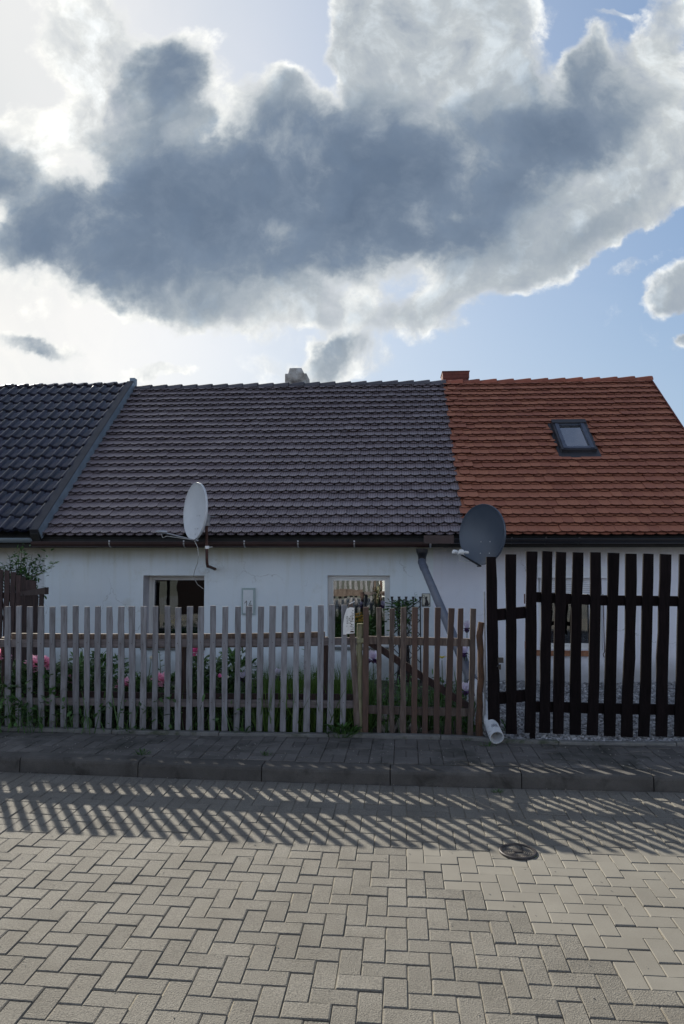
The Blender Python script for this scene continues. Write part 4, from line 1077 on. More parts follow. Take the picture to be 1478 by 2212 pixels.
rail(bg, [(784, 1374), (900, 1377), (1026, 1380)], 17, .0125, .03, 'wood_brown'); rail(bg, [(784, 1524), (900, 1528), (1026, 1531)], 17, .0125, .03, 'wood_brown')
m_ = MB(); plank(m_, FY(800, 1388, .055), FY(1018, 1530, .055), .062, .022, wd=(0, 0, 1)); m_.build('brace', 'wood_old', bg)

# the notice in its torn white bag, tied to the stake
nb = thing('paper_bag', FY(752, 1370, -.02), 'torn white bag with faded grey print, tied over a fence picket', 'bag')
out = [(741, 1371), (741.5, 1347), (744, 1330), (749, 1315), (757, 1311.5), (765.5, 1313), (766, 1340), (766, 1368), (749, 1369.5), (747, 1371)]
mb = MB(); n0 = len(out); fr = [FY(x, y, -.034-.012*math.sin((x-741)/25*3.14)) for x, y in out]; bk_ = [FY(x, y, -.014) for x, y in out]
cen = FY(754, 1341, -.050); ci = mb.vert(cen); fi = [mb.vert(p) for p in fr]; bi = [mb.vert(p) for p in bk_]
for i in range(n0): j = (i+1) % n0; mb.face((ci, fi[j], fi[i])); mb.face((fi[i], fi[j], bi[j], bi[i]))
mb.face(bi); bgo = mb.build('bag_body', 'white_plastic', nb)
def bagp(x, y):
    t = max(abs(x-754)/13, abs(y-1341)/30); return FY(x, y, -.052+.016*min(1, t))
mb = MB(); rr_ = random.Random(5)
for row in range(13):
    yy_ = 1320+row*3.35; x = 749+max(0, (1332-yy_)*.25)
    while x < 763:
        L = rr_.uniform(1.2, 3.8)
        if rr_.random() < .8:
            a, b = bagp(x, yy_), bagp(min(x+L, 764), yy_+rr_.uniform(-.5, .5)); h_ = rr_.uniform(.004, .010); mb.poly([a, b, b+UP*h_, a+UP*h_])
        x += L+rr_.uniform(.6, 1.6)
mb.build('print', 'ink', bgo)
mb = MB(); a, b = bagp(748, 1366), bagp(764.5, 1366); mb.poly([a+Vector((0, -.002, 0)), b+Vector((0, -.002, 0)), b+UP*.014+Vector((0, -.002, 0)), a+UP*.014+Vector((0, -.002, 0))]); mb.build('label_strip', 'wood_old', bgo)
mb = MB(); mb.tube([FY(755, 1305, -.02), FY(760, 1302, -.02), FY(766, 1299, -.02)], .0045, 6); mb.build('tie', 'white_plastic', nb)

# black gates on the right
def blk(root, lst, name='board'):
    for xt, xb, yt, yb, w, extra in lst:
        m_ = MB(); plank(m_, GYp(xb, yb), GYp(xt, yt), w*6.36/FPX, .022, jit=.0025, taper=extra, rag=.001); m_.build(name, 'wood_dark', root)
def GYp(px, py, off=0.0):
    Y = 6.40
    return at(px, py, Y+off)
sg = thing('wicket_gate', GYp(1100, 1588), 'narrow black board gate with two rails, left of the wide black gate', 'gate')
blk(sg, [(1060.5, 1067.5, 1203, 1575, 24.5, .12), (1103.5, 1105, 1197, 1585, 22.5, 0), (1148.8, 1145.5, 1191, 1583, 23, 0)])
def grail(root, pts, h, off=.0): 
    mb = MB(); P = [(GYp(x, y, off), GYp(x, y+h, off)) for x, y in pts]
    rings = [[mb.vert(t), mb.vert(b), mb.vert(b+Vector((0, .035, 0))), mb.vert(t+Vector((0, .035, 0)))] for t, b in P]
    for a, b in zip(rings, rings[1:]):
        for k in range(4): mb.face((a[k], a[(k+1) % 4], b[(k+1) % 4], b[k]))
    mb.face(rings[0][::-1]); mb.face(rings[-1]); mb.build('rail', 'wood_dark', root)
grail(sg, [(1062, 1317), (1142, 1310)], 25, .014); grail(sg, [(1064, 1498), (1142, 1490)], 25, .014)
lk = MB(); lk.cbox(GYp(1081, 1426, .0), .05, .03, .045); lk.cbox(GYp(1079, 1441, -.005), .022, .03, .04); lk.tube([GYp(1082, 1436, -.03), GYp(1077, 1437, -.035), GYp(1074, 1440, -.03)], .006, 8); lk.build('lock', 'gutter_black', sg)
lk = MB(); lk.tube([GYp(1133.5, 1304, -.015), GYp(1133.5, 1283, -.015)], .006, 8); lk.tube([GYp(1135, 1385, -.015), GYp(1135, 1402, -.015)], .006, 8); lk.build('hinge', 'rust', sg)
lk = MB(); plank(lk, GYp(1151, 1604, .005), GYp(1151, 1575, .03), .045, .03); lk.build('foot', 'wood_dark', sg)
wg = thing('driveway_gate', GYp(1320, 1590), 'wide black board gate running out of the picture at the right', 'gate')
bl = [(1181.8, 1176.5, 1191, 1583, 22.5, 0), (1212, 1205.8, 1192, 1585, 22.7, 0), (1248.8, 1243, 1193, 1587, 23, 0), (1286.5, 1279.5, 1193, 1588, 23, 0), (1325.2, 1316.5, 1194, 1590, 23.3, 0),
      (1364, 1353.5, 1196, 1591.5, 24, 0), (1400.7, 1390.8, 1196, 1591, 22.8, 0), (1438, 1428.6, 1197, 1591, 23.5, 0), (1479, 1468, 1197.5, 1591, 23.5, 0)]
bl += [(1479+38.3*k, 1468+38.3*k, 1198, 1591, 23.5, 0) for k in range(1, 8)]
blk(wg, bl)
grail(wg, [(1158, 1279), (1300, 1286), (1470, 1288), (1760, 1291)], 22, .014); grail(wg, [(1158, 1516), (1300, 1520), (1470, 1523), (1760, 1526)], 22, .014)

# old fence and rail by the left cottage
of = thing('board_fence', at(30, 1420, 9.4), 'old dark brown board fence with stepped tops below the leafy shrub', 'fence')
for x, y in [(-62, 1230), (-50, 1230), (-38, 1231), (-25, 1231), (-12, 1232), (2, 1232), (15.5, 1232), (29, 1236), (41, 1241), (51.5, 1247), (62, 1252), (73, 1256)]:
    m_ = MB(); P = at(x, y, 9.4); plank(m_, Vector((P.x, 9.4, -.05)), P, .066, .02, jit=.003, rag=.008); m_.build('board', 'wood_old', of)
for y in (1290, 1400):
    m_ = MB(); a, b = at(-66, y, 9.43), at(80, y+6, 9.43); m_.box(a, b-a, (0, .03, 0), (0, 0, .08)); m_.build('rail', 'wood_old', of)
hr = thing('wooden_railing', at(88, 1420, 8.9), 'dark red-brown wooden handrail with post in front of the old board fence', 'railing')
m_ = MB(); a, b = at(44, 1278, 9.3), at(97, 1269, 8.7); d = b-a
m_.hexa([a-UP*.055, b-UP*.085, b+Vector((.02, .07, -.085)), a+Vector((.0, .07, -.055)), a, b, b+Vector((.02, .07, 0)), a+Vector((0, .07, 0))]); m_.build('handrail', 'wood_old', hr)
for x, Y in ((88, 8.75), (52, 9.2)):
    m_ = MB(); P = at(x, 1283, Y); plank(m_, Vector((P.x, Y+.03, -.05)), P+Vector((0, .03, 0)), .045, .045); m_.build('post', 'wood_old', hr)
m_ = MB()
for x, Y in ((58, 9.15), (66, 9.05), (75, 8.92)):
    P = at(x, 1287, Y); plank(m_, Vector((P.x, Y+.03, -.05)), P+Vector((0, .03, 0)), .07, .018)
m_.build('infill', 'wood_old', hr)

# ------------------------------------------------------------------ manhole cover
mc = MANH.copy(); mz = rp(0, 5.585-.094*mc.x-mc.y, 0).z+.004
mh = thing('valve_cover', Vector((mc.x, mc.y, mz)), 'small round cast-iron cover with curved ribs set in the paving', 'manhole cover')
mb = MB(); n_ = 40
def circ(r, z): return [mb.vert((mc.x+r*math.cos(6.2832*k/n_), mc.y+r*math.sin(6.2832*k/n_), mz+z)) for k in range(n_)]
rs = [circ(.112, -.03), circ(.112, .002), circ(.106, .005), circ(.094, .004), circ(.092, -.008)]
for a, b in zip(rs, rs[1:]):
    for k in range(n_): mb.face((a[k], a[(k+1) % n_], b[(k+1) % n_], b[k]))
mb.build('ring', 'iron', mh)
mb = MB(); a = circ(.090, -.008); mb.face(a); c_ = circ(.090, -.03)
for k in range(n_): mb.face((c_[k], c_[(k+1) % n_], a[(k+1) % n_], a[k]))
for sgn in (0, math.pi):
    for ri in range(5):
        r = .030+.0125*ri; th0, th1 = sgn-.95, sgn+.95; pts = []
        for k in range(9):
            th = th0+(th1-th0)*k/8; pts.append(Vector((mc.x+r*math.cos(th), mc.y+r*math.sin(th), mz-.006)))
        mb.tube(pts, .0032, 6)
for k in range(14):
    th = (math.pi/2 if k < 7 else -math.pi/2)+((k % 7)-3)*.19; d = Vector((math.cos(th), math.sin(th), 0)); b = Vector((mc.x, mc.y, mz-.006))
    mb.tube([b+d*.034, b+d*.084], .003, 6)
mb.cbox((mc.x+.0, mc.y, mz-.003), .05, .022, .008)
mb.build('lid', 'iron', mh)
# ------------------------------------------------------------------ plants
def leaf(mb, P, d, L, w, droop=.4, seg=3, r=None, fold=.15):
    P = Vector(P); d = Vector(d).normalized(); sd_ = d.cross(UP)
    if sd_.length < .05: sd_ = Vector((1, 0, 0))
    sd_.normalize(); a = R.uniform(-.6, .6); sd_ = (sd_*math.cos(a)+d.cross(sd_)*math.sin(a)).normalized()
    r = R.random() if r is None else r; prev = None; p = P.copy(); dd = d.copy()
    for i in range(seg+1):
        q = i/seg; ww = w*(math.sin(math.pi*min(1, q*.86+.10))**.8)*.5 if i < seg else w*.02
        cur = (mb.vert(p-sd_*ww), mb.vert(p+sd_*ww))
        if prev: mb.face((prev[0], prev[1], cur[1], cur[0]), r)
        prev = cur; p = p+dd*(L/seg); dd = (dd-UP*(droop/seg)).normalized()
def blade(mb, P, d, L, w, droop=.5, seg=4, r=None):
    P = Vector(P); d = Vector(d).normalized(); a = R.uniform(0, 6.28); sd_ = Vector((math.cos(a), math.sin(a)*.5, 0)).normalized(); r = R.random() if r is None else r
    prev = None; p = P.copy(); dd = d.copy()
    for i in range(seg+1):
        q = i/seg; ww = w*(1-q**1.6)*.5+.0004; cur = (mb.vert(p-sd_*ww), mb.vert(p+sd_*ww))
        if prev: mb.face((prev[0], prev[1], cur[1], cur[0]), r)
        prev = cur; p = p+dd*(L/seg); dd = (dd-UP*(droop*q/seg*1.8)+Vector((R.gauss(0, .02), R.gauss(0, .02), 0))).normalized()
def rdir(zmin=.2, spread=1.0):
    a = R.uniform(0, 6.28); z = R.uniform(zmin, 1); s_ = math.sqrt(max(0, 1-z*z))*spread
    return Vector((s_*math.cos(a), s_*math.sin(a), z)).normalized()
def ball_flower(mb, c, r, n=60):
    r *= 1.55
    for i in range(n):
        th = R.uniform(0, 6.28); ph = math.acos(R.uniform(-.45, 1)); d = Vector((math.sin(ph)*math.cos(th), math.sin(ph)*math.sin(th), math.cos(ph)))
        b = c+d*r*R.uniform(.25, .55); leaf(mb, b, (d+UP*.25+Vector((R.gauss(0, .25), R.gauss(0, .25), 0))).normalized(), r*R.uniform(.55, .85), r*R.uniform(.6, .95), .5, 2)
def peony(name, px, py, Y, label, flowers, h=.5, rad_=.30, n=330, mat='leaf_dark', group='flowering plants behind the grey fence'):
    B = at(px, py, Y); B.z = gz(B.x, Y); t = thing(name, B, label, 'plant', group)
    sm, lm = MB(), MB()
    for i in range(14):
        d = rdir(.65); top = B+d*h*R.uniform(.6, 1.0); sm.tube([B+d*.01, B+d*h*.4, top], [.006, .005, .003], 6)
    for i in range(n):
        d = rdir(.05); rr_ = R.random()**.55; p = B+Vector((d.x*rad_*rr_, d.y*rad_*rr_, .06+h*R.random()**.8*(.45+.55*math.sqrt(max(0, 1-rr_*rr_*.8)))))
        od = Vector((d.x, d.y, R.uniform(-.1, .9))).normalized()
        for k in range(3): leaf(lm, p, (od+Vector((R.gauss(0, .5), R.gauss(0, .5), R.gauss(0, .3)))).normalized(), R.uniform(.06, .11), R.uniform(.018, .032), .5, 3)
    sm.build('stem', 'stem', t); lm.build('foliage', mat, t)
    for fx, fy, fr_, fm_ in flowers:
        c = at(fx, fy, Y-.08+R.uniform(-.04, .04)); f = MB()
        if fr_ > 6: ball_flower(f, c, fr_*(Y-.08)/FPX)
        else:
            r = fr_*Y/FPX; f.tube([c-UP*r, c-UP*r*.5, c+UP*r*.4, c+UP*r], [r*.4, r*.95, r*.8, r*.1], 8)
        f.build('flower' if fr_ > 6 else 'bud', fm_, t); s2_ = MB(); s2_.tube([Vector((B.x+(c.x-B.x)*.3, B.y, B.z)), Vector((c.x-(c.x-B.x)*.15, c.y, c.z-.2)), c-UP*.01], [.005, .004, .003], 6); s2_.build('stem', 'stem', t)
peony('peony_plant', 25, 1500, 7.05, 'leafy peony with one pink bloom cut by the left picture edge', [(4, 1417, 11, 'pink')], .58, .30, 300)
peony('peony_plant', 95, 1500, 7.0, 'bushy peony with the largest pink double bloom', [(83, 1440, 16, 'pink'), (97, 1434, 9, 'pink')], .56, .30, 320)
peony('peony_plant', 165, 1500, 7.1, 'peony with one small half-hidden pink bloom, right of the largest bloom', [(152, 1470, 8, 'pink')], .60, .30, 320)
peony('peony_plant', 215, 1500, 7.6, 'leafy green bush without any bloom left of the window', [], .60, .34, 330)
peony('peony_plant', 300, 1500, 7.1, 'low peony with two pink blooms below the left window', [(272, 1482, 12, 'pink'), (347, 1472, 12, 'pink'), (327, 1420, 4, 'whitep')], .44, .36, 320)
peony('peony_plant', 430, 1500, 7.1, 'tall peony with a magenta bloom and red buds', [(423, 1408, 11, 'magenta'), (397, 1457, 5, 'magenta'), (475, 1459, 4.5, 'magenta'), (492, 1462, 3.5, 'whitep')], .62, .32, 380)
peony('peony_plant', 505, 1500, 7.3, 'dark leafy bush with upright leaves, just right of the magenta peony', [], .66, .28, 300)
def iris(px, py, Y, label, fl, h=.6, n=22, mat='leaf_mid', name='iris_plant', wide=.024):
    B = at(px, py, Y); B.z = gz(B.x, Y); t = thing(name, B, label, 'plant', 'flowering plants behind the grey fence'); lm = MB()
    for i in range(n):
        a = R.uniform(0, 6.28); blade(lm, B+Vector((math.cos(a)*.05, math.sin(a)*.04, 0)), Vector((math.cos(a)*.28, math.sin(a)*.28, 1)), h*R.uniform(.55, 1), wide*R.uniform(.7, 1.1), R.uniform(.1, .7))
    lm.build('leaves', mat, t)
    for fx, fy, kind in fl:
        c = at(fx, fy, Y-.05); s2_ = MB(); s2_.tube([B, Vector((B.x*.4+c.x*.6, c.y, (B.z+c.z)/2)), c-UP*.02], [.006, .005, .004], 6); s2_.build('stem', 'stem', t)
        if kind == 'iris':
            u_, l_ = MB(), MB()
            for k in range(3):
                a = 2.1*k+.4; d = Vector((math.cos(a), math.sin(a), 0))
                leaf(u_, c+d*.008+UP*.01, d*.35+UP, .085, .06, -.6, 4); leaf(u_, c+d*.012+UP*.01, d*.6+UP, .06, .045, -.6, 4)
                a += 1.05; d = Vector((math.cos(a), math.sin(a), 0)); leaf(l_, c+d*.01, d+UP*.25, .095, .055, 1.7, 5); leaf(l_, c+d*.01-UP*.01, d*.7-UP*.1, .08, .05, 1.5, 5)
            u_.build('upper_petals', 'lilac', t); l_.build('lower_petals', 'purple', t)
        elif kind in ('yellow', 'white'):
            u_ = MB()
            for k in range(7): a = .9*k; leaf(u_, c, Vector((math.cos(a), math.sin(a), .55)), .055, .022, .5, 3)
            u_.build('flower', 'yellow' if kind == 'yellow' else 'whitep', t)
iris(707, 1500, 7.15, 'iris with a pale top and dark purple falls beside the picket left of the bag', [(707, 1424, 'iris')], .5, 26, 'leaf_lime')
iris(810, 1500, 7.1, 'iris with a pink-violet bloom behind the left end of the brown gate', [(806, 1424, 'iris')], .46, 22)
iris(1005, 1500, 7.4, 'tallest iris, purple bloom above the right end of the brown gate', [(1009, 1358, 'iris'), (1003, 1412, 'iris')], .55, 20)
iris(1003, 1560, 6.75, 'low white and purple iris at the foot of the slanting white pipe', [(1007, 1494, 'iris'), (1003, 1520, 'white')], .32, 16)
iris(955, 1500, 7.2, 'plant with one yellow starry flower behind the brown gate', [(955, 1422, 'yellow')], .48, 26, 'leaf_mid', 'lily_plant', .02)
iris(527, 1500, 7.2, 'small pale lilac iris low behind the middle of the grey fence', [(524, 1466, 'iris')], .42, 14)
iris(600, 1500, 7.6, 'faint lilac bloom among long grass, left of the right-hand window', [(602, 1462, 'iris')], .45, 16)
iris(565, 1500, 7.4, 'tall clump of broad upright leaves with no bloom, under the number plate', [], .62, 18, 'leaf_dark', 'leaf_clump', .03)
iris(870, 1500, 7.3, 'clump of long arching leaves behind the middle of the brown gate', [], .52, 30, 'leaf_mid', 'leaf_clump', .02)
iris(925, 1520, 6.9, 'short arching leaf clump low behind the brown gate brace', [], .40, 26, 'leaf_mid', 'leaf_clump', .018)
# leaning leafy stalk in front of the left window's wall
for px, pyt, Y, lab in ((345, 1410, 8.6, 'slim stalk with paired leaves against the wall under the left window'), (178, 1402, 8.2, 'thin weed stalk with narrow leaves against the wall, left of the left window'), (660, 1405, 8.0, 'thin bare stalk in front of the wall, left of the right window')):
    T = at(px, pyt, Y); B = Vector((T.x+.02, Y, gz(T.x, Y))); t = thing('leafy_stalk', B, lab, 'plant', 'flowering plants behind the grey fence')
    s2_ = MB(); s2_.tube([B, (B+T)/2+Vector((.01, 0, 0)), T], [.006, .005, .003], 6); s2_.build('stem', 'stem', t); lm = MB()
    for k in range(12):
        z_ = .35+.65*k/11; p = B+(T-B)*z_; a = (k % 2)*3.14+R.gauss(0, .5); leaf(lm, p, Vector((math.cos(a), math.sin(a)*.5, .5)), R.uniform(.05, .10), .022 if px != 345 else .035, .4, 3)
    lm.build('leaves', 'leaf_dark', t)

# shrub over the old board fence
B = at(35, 1300, 9.75); B.z = -.1; sh = thing('shrub', B, 'dark leafy shrub hanging over the old board fence at the left edge', 'shrub')
sm, lm = MB(), MB()
tips = [(5, 1215), (20, 1200), (42, 1190), (55, 1187), (70, 1196), (80, 1205), (82, 1220), (78, 1238), (60, 1240), (30, 1232), (10, 1240), (45, 1215), (65, 1215), (-20, 1210), (-30, 1235), (22, 1222), (52, 1230), (35, 1205), (48, 1178), (72, 1250), (0, 1225), (40, 1245), (60, 1205), (90, 1200)]
for x, y in tips:
    T = at(x, y, 9.75+R.uniform(-.22, .2)); M_ = Vector((B.x+(T.x-B.x)*.5, B.y, B.z+(T.z-B.z)*.7)); sm.tube([B+Vector((R.gauss(0, .03), 0, 0)), M_, T], [.012, .007, .002], 6)
    for k in range(34):
        q = R.uniform(.3, 1.0); p = M_+(T-M_)*q+Vector((R.gauss(0, .05), R.gauss(0, .06), R.gauss(0, .04)))
        leaf(lm, p, Vector((R.gauss(0, 1), R.gauss(0, .8), R.gauss(.1, .4))), R.uniform(.05, .085), R.uniform(.022, .034), .4, 3)
pts = [at(68, 1247, 9.4), at(84, 1240, 9.4), at(96, 1233, 9.4), at(108, 1226, 9.4), at(116, 1218, 9.4), at(121, 1213, 9.4)]; sm.tube(pts, [.006, .005, .004, .003, .003, .002], 6)
for a, b in zip(pts, pts[1:]):
    for q in (0, .5):
        p = a+(b-a)*q
        for s_ in (-1, 1): leaf(lm, p, Vector((s_*.9, R.gauss(0, .3), .3)), .07, .03, .4, 3)
sm.build('branch', 'twig', sh); lm.build('foliage', 'leaf_dark', sh)

# trellis with a climbing rose by the wall
t0, zt_ = hit(847, 1296, -.25); t1, _ = hit(908, 1296, -.25)
tr = thing('garden_trellis', HP((t0+t1)/2, -.25, -.1), 'dark lattice trellis with pointed uprights between the right window and the dog sign', 'trellis', None, -HA)
mb = MB()
for i in range(5):
    u_ = t0+(t1-t0)*i/4; mb.box(HP(u_-.009, -.26, -.1), HU*.018, HV*.018, UP*(zt_+.10)); mb.hexa([HP(u_-.012, -.262, zt_), HP(u_+.012, -.262, zt_), HP(u_+.012, -.238, zt_), HP(u_-.012, -.238, zt_), HP(u_-.022, -.262, zt_+.05), HP(u_+.022, -.262, zt_+.05), HP(u_+.022, -.238, zt_+.05), HP(u_-.022, -.238, zt_+.05)])
mb.build('upright', 'gutter_black', tr); mb = MB()
for k in range(5):
    z0_ = .0+k*.2
    for s_ in (0, 1):
        a, b = (t0, t1) if s_ else (t1, t0); P, Q = HP(a, -.245 if s_ else -.235, z0_), HP(b, -.245 if s_ else -.235, min(z0_+.42, zt_)); mb.tube([P, Q], .007, 6)
mb.build('lattice', 'gutter_black', tr)
rs_ = thing('climbing_rose', HP(t0+.15, -.2, -.1), 'dark climbing plant growing over the trellis beside the right window', 'plant')
lm, sm = MB(), MB()
for i in range(26):
    x = R.uniform(845, 905); T = HP(hit(x, 1300, -.2)[0], R.uniform(-.33, -.15), hit(x, R.uniform(1296, 1330), -.2)[1]); B = HP(t0+R.uniform(.05, .3), -.2, -.08)
    sm.tube([B, (B+T)/2+HU*R.gauss(0, .06), T], [.006, .005, .002], 5)
for i in range(520):
    x = R.gauss(868, 16) if R.random() < .75 else R.uniform(846, 910); y = 1296+abs(R.gauss(0, 34))
    if x > 905: continue
    p = HP(hit(x, y, -.2)[0], R.uniform(-.36, -.12), hit(x, y, -.2)[1]); leaf(lm, p, Vector((R.gauss(0, 1), R.gauss(-.3, .8), R.gauss(.2, .5))), R.uniform(.04, .075), R.uniform(.025, .038), .5, 3)
p0 = HP(hit(898, 1296, -.2)[0], -.2, zt_); p1 = HP(hit(896, 1281, -.2)[0], -.2, hit(896, 1281, -.2)[1]); sm.tube([p0, p1], [.003, .002], 5)
for k in range(7): p = p0+(p1-p0)*(k/6); leaf(lm, p, Vector((R.choice((-1, 1)), 0, .5)), .045, .012, .3, 3)
p0 = HP(hit(846, 1335, -.2)[0], -.25, hit(846, 1335, -.2)[1]); p1 = HP(hit(829, 1342, -.2)[0], -.3, hit(829, 1342, -.2)[1]); sm.tube([p0, p1], [.003, .002], 5)
for k in range(6): p = p0+(p1-p0)*(k/5); leaf(lm, p, Vector((-.6, 0, R.uniform(-.4, .8))), .045, .02, .3, 3)
sm.build('stem', 'twig', rs_); lm.build('foliage', 'leaf_dark', rs_)

# ochre shrub between post and gate
B = at(779, 1500, 7.6); B.z = gz(B.x, 7.6); oc = thing('ochre_plant', B, 'ochre-yellow flower cluster above the mossy gate post', 'plant'); sm, lm, fl_ = MB(), MB(), MB()
for i in range(60):
    c = at(R.gauss(777, 6.5), R.gauss(1336, 6), 7.55+R.uniform(-.05, .05)); 
    if i % 4 == 0: sm.tube([B, Vector((c.x, c.y, (B.z+c.z)/2)), c], [.004, .003, .002], 5)
    for k in range(5): leaf(fl_, c, rdir(.0), .018, .012, .2, 2)
for i in range(110): p = at(R.gauss(790, 12), R.gauss(1368, 18), 7.6+R.uniform(-.1, .1)); leaf(lm, p, rdir(-.2), R.uniform(.04, .08), .02, .5, 3)
sm.build('stem', 'stem', oc); lm.build('foliage', 'leaf_mid', oc); fl_.build('blooms', 'orange', oc)

# grass and low growth in the garden (nobody could count it)
gm2 = MB(); gd2 = MB()
for i in range(5200):
    x = R.uniform(-60, 1035) if R.random() < .35 else R.uniform(560, 800); Y = R.uniform(6.62, 8.4); P = at(x, 1500, Y)
    if P.x > GX-.05: continue
    P.z = gz(P.x, Y); tall = 1.0 if 560 < x < 800 else .75; L = R.uniform(.2, .62)*tall*(1.0 if Y < 7.6 else .8)
    blade(gm2 if 560 < x < 780 or R.random() < .2 else gd2, P, Vector((R.gauss(0, .25), R.gauss(0, .2), 1)), L, R.uniform(.005, .012), R.uniform(.2, 1.1))
for i in range(4200):
    x = R.uniform(-60, 700) if R.random() < .8 else R.uniform(780, 1035); Y = R.uniform(6.6, 8.8); P = at(x, 1500, Y)
    if P.x > GX-.05: continue
    P.z = gz(P.x, Y)+R.uniform(.0, .34); leaf(gd2, P, rdir(.0), R.uniform(.04, .09), R.uniform(.015, .035), .6, 3)
tag(gm2.build('grass', 'leaf_lime'), kind='stuff'); tag(gd2.build('ground_cover', 'leaf_dark'), kind='stuff')

# stones lying behind the brown gate
for i, (x, y, w, h_, lab) in enumerate([(838, 1572, 34, 26, 'pale broken stone behind the left pickets of the brown gate'), (866, 1568, 22, 34, 'brown rubble stone behind the brown gate, second from the left'), (893, 1574, 20, 24, 'brown rubble stone behind the middle of the brown gate'),
                                        (836, 1550, 30, 16, 'flat stone on top of the pale broken stone'), (915, 1578, 16, 16, 'smallest stone, right end of the rubble behind the gate')]):
    c = at(x, y, 6.72+.03*i); rx, rz_ = w*6.7/FPX/2, h_*6.7/FPX/2; mb = MB(); bmv = []
    n1, n2 = 9, 6
    for j in range(1, n2):
        for k in range(n1):
            th, ph = 6.2832*k/n1, math.pi*j/n2; q = R.uniform(.85, 1.12); bmv.append(mb.vert((c.x+rx*q*math.sin(ph)*math.cos(th)*1.1, c.y+.07*q*math.sin(ph)*math.sin(th), c.z+rz_*q*math.cos(ph))))
    tp, bt_ = mb.vert((c.x, c.y, c.z+rz_*.95)), mb.vert((c.x, c.y, c.z-rz_))
    for j in range(n2-2):
        for k in range(n1): mb.face((bmv[j*n1+k], bmv[(j+1)*n1+k], bmv[(j+1)*n1+(k+1) % n1], bmv[j*n1+(k+1) % n1]))
    for k in range(n1): mb.face((tp, bmv[k], bmv[(k+1) % n1])); mb.face((bt_, bmv[(n2-2)*n1+(k+1) % n1], bmv[(n2-2)*n1+k]))
    tag(mb.build('garden_stone', 'rock', None, (c.x, c.y, c.z-rz_)), lab, 'stone', 'rubble stones behind the brown gate')

# weeds in the cracks
def weed(px, py, z, r, h_, n, label, mat='leaf_mid', broad=True):
    B = gr(px, py, z); t = MB()
    for i in range(n):
        a = R.uniform(0, 6.28); q = R.random()**.6*r; P = B+Vector((math.cos(a)*q, math.sin(a)*q*.35, 0)); d = Vector((math.cos(a)*.8, math.sin(a)*.6, R.uniform(.3, 1.4)))
        if broad and i % 2: leaf(t, P+UP*h_*R.random()*.6, d, R.uniform(.3, .6)*h_, R.uniform(.10, .16)*h_, .7, 3)
        else: blade(t, P, d, h_*R.uniform(.5, 1.1), .004, R.uniform(.4, 1.2))
    tag(t.build('weed', mat, None, tuple(B)), label, 'weed', 'weeds in the paving cracks')
weed(742, 1592, PZ, .13, .15, 170, 'biggest green weed tuft at the foot of the gate post')
weed(285, 1583, PZ, .16, .08, 130, 'flat weed patch by the edging under the left window')
weed(527, 1588, PZ, .07, .10, 60, 'small weed by the edging in the middle of the grey fence')
weed(307, 1630, PZ, .05, .06, 50, 'tiny weed on the kerb joint towards the left')
weed(575, 1632, PZ, .04, .05, 36, 'tiny weed on the next kerb joint, middle of the picture')
weed(1055, 1612, PZ, .06, .05, 44, 'sparse weed in the pavement under the open pipe end')
weed(1075, 1712, 0, .045, .035, 44, 'flat weed in the road below the open pipe end')
weed(1020, 1580, .15, .10, .14, 110, 'weed tuft at the foot of the orange-brown post')
weed(1096, 1580, .12, .06, .12, 60, 'weed sprouting just right of the open pipe end')
weed(1148, 1858, -.05, .022, .03, 50, 'yellow-green moss tuft beside the iron cover', 'leaf_lime')
weed(1063, 1855, -.05, .02, .02, 30, 'dark moss in the joint left of the iron cover', 'leaf_mid')
weed(1010, 1600, PZ, .03, .04, 20, 'single grass sprig at the edging beside the brown gate', 'leaf_mid')

# flowers standing inside the left window
for x, y, mt, mt2, lab in ((374, 1346, 'yellow', 'whitep', 'yellow and white flowers on the left in the left window'), (402, 1342, 'whitep', 'yellow', 'pale green-white flowers in the middle of the left window'), (424, 1354, 'lilac', 'whitep', 'bluish white flowers on the right in the left window')):
    u_, z_ = hit(x, y, .42); C0 = HP(u_, .42, z_); zb_ = W1[2]; t = thing('potted_flowers', HP(u_, .42, zb_), lab, 'flowers', 'flowers on the left window sill')
    pt_ = MB(); pt_.tube([HP(u_, .42, zb_), HP(u_, .42, zb_+.09)], [.035, .05], 14); pt_.build('pot', 'fascia', t)
    a, b = MB(), MB(); s2_ = MB()
    for i in range(12):
        c = C0+HU*R.gauss(0, .03)+HV*R.gauss(0, .02)+UP*R.gauss(0, .05); s2_.tube([HP(u_, .42, zb_+.08), c], .002, 5)
        for k in range(9): th = .7*k; leaf(a if i % 3 else b, c, Vector((math.cos(th), -.5, math.sin(th))), .032, .018, .1, 2)
    a.build('blooms', mt, t); b.build('accent_blooms', mt2, t); s2_.build('stem', 'stem', t)
# house plants in the right window
for x, w_, lab in ((742, 5, 'dark house plant at the left in the right-hand window'), (805, 8, 'leafy dark house plant at the right in the right-hand window')):
    u_, _ = hit(x, 1370, .26); t = thing('house_plant', HP(u_, .26, W2[2]), lab, 'plant', 'plants on the right window sill'); pt_ = MB(); pt_.tube([HP(u_, .26, W2[2]), HP(u_, .26, W2[2]+.11)], [.045, .06], 14); pt_.build('pot', 'brick', t)
    a = MB()
    for i in range(90): leaf(a, HP(u_+R.gauss(0, .06), .26+R.gauss(0, .03), W2[2]+.12+abs(R.gauss(0, .22))), rdir(-.3), .09, .035, .6, 3)
    a.build('foliage', 'leaf_mid', t)

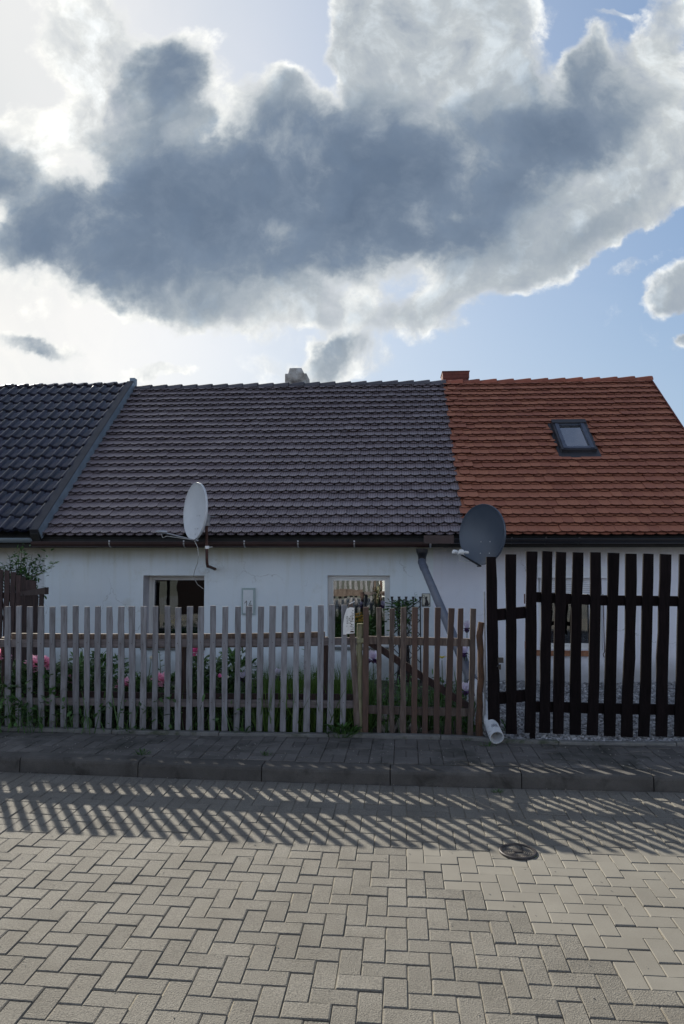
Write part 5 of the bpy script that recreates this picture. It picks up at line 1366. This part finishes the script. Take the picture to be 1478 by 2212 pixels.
# ------------------------------------------------------------------ what stands across the street (seen only as reflections in the panes)
op = thing('house', Vector((4, -13, -.3)), 'sunlit pale house across the street, reflected in the right window panes', 'house')
mb = MB(); mb.hexa([Vector(p) for p in ((-1.5, -19, -.4), (14, -19, -.4), (14, -12, -.4), (-1.5, -12, -.4), (-1.5, -19, 3.0), (14, -19, 3.0), (14, -12, 3.0), (-1.5, -12, 3.0))]); mb.build('wall', 'frame', op)
mb = MB(); mb.poly([(-2, -11.6, 2.9), (14.5, -11.6, 2.9), (14.5, -15.5, 5.4), (-2, -15.5, 5.4)][::-1]); mb.poly([(-2, -19.4, 2.9), (14.5, -19.4, 2.9), (14.5, -15.5, 5.4), (-2, -15.5, 5.4)]); mb.build('roof', 'ridge_red', op)
for x in (1, 5, 9):
    mb = MB(); mb.box((x, -12.02, .8), (1.1, 0, 0), (0, .03, 0), (0, 0, 1.2)); mb.build('window', 'black', op)
gt = MB()
for i in range(700):
    X = R.uniform(-2.6, 2.6); t_ = R.uniform(.02, 3.4) if R.random() < .6 else R.uniform(.0, .25); q = rp(X, t_); r = R.uniform(.0012, .0035); gt.cbox((q.x, q.y, q.z+.003+r*.3), r*R.uniform(1, 2), r*R.uniform(1, 2), r, R.uniform(0, 3), R.random())
for i in range(500):
    X = R.uniform(-4.5, 4.2); q = rp(X, -R.uniform(.16, .75)); r = R.uniform(.0015, .005); gt.cbox((q.x, q.y, PZ+r*.3), r*R.uniform(1, 2.4), r*R.uniform(1, 2), r, R.uniform(0, 3), R.random())
tag(gt.build('grit', 'rock'), kind='stuff')
yd = MB(); yd.poly([(-40, -13, -.30), (40, -13, -.30), (40, .2, -.30), (-40, .2, -.30)]); tag(yd.build('far_pavement', 'edging'), kind='structure')
hd = thing('shed', Vector((-9, -4, -.4)), 'dark timber shed across the street, reflected in the left window', 'shed')
hb = MB(); hb.box((-7.85, -5.4, -.4), (3.3, 0, 0), (0, 3.0, 0), (0, 0, 3.2)); hb.build('wall', 'wood_dark', hd)
hb = MB(); hb.poly([(-8.0, -2.1, 2.85), (-4.4, -2.1, 2.85), (-4.4, -5.6, 3.5), (-8.0, -5.6, 3.5)]); hb.build('roof', 'fascia', hd)
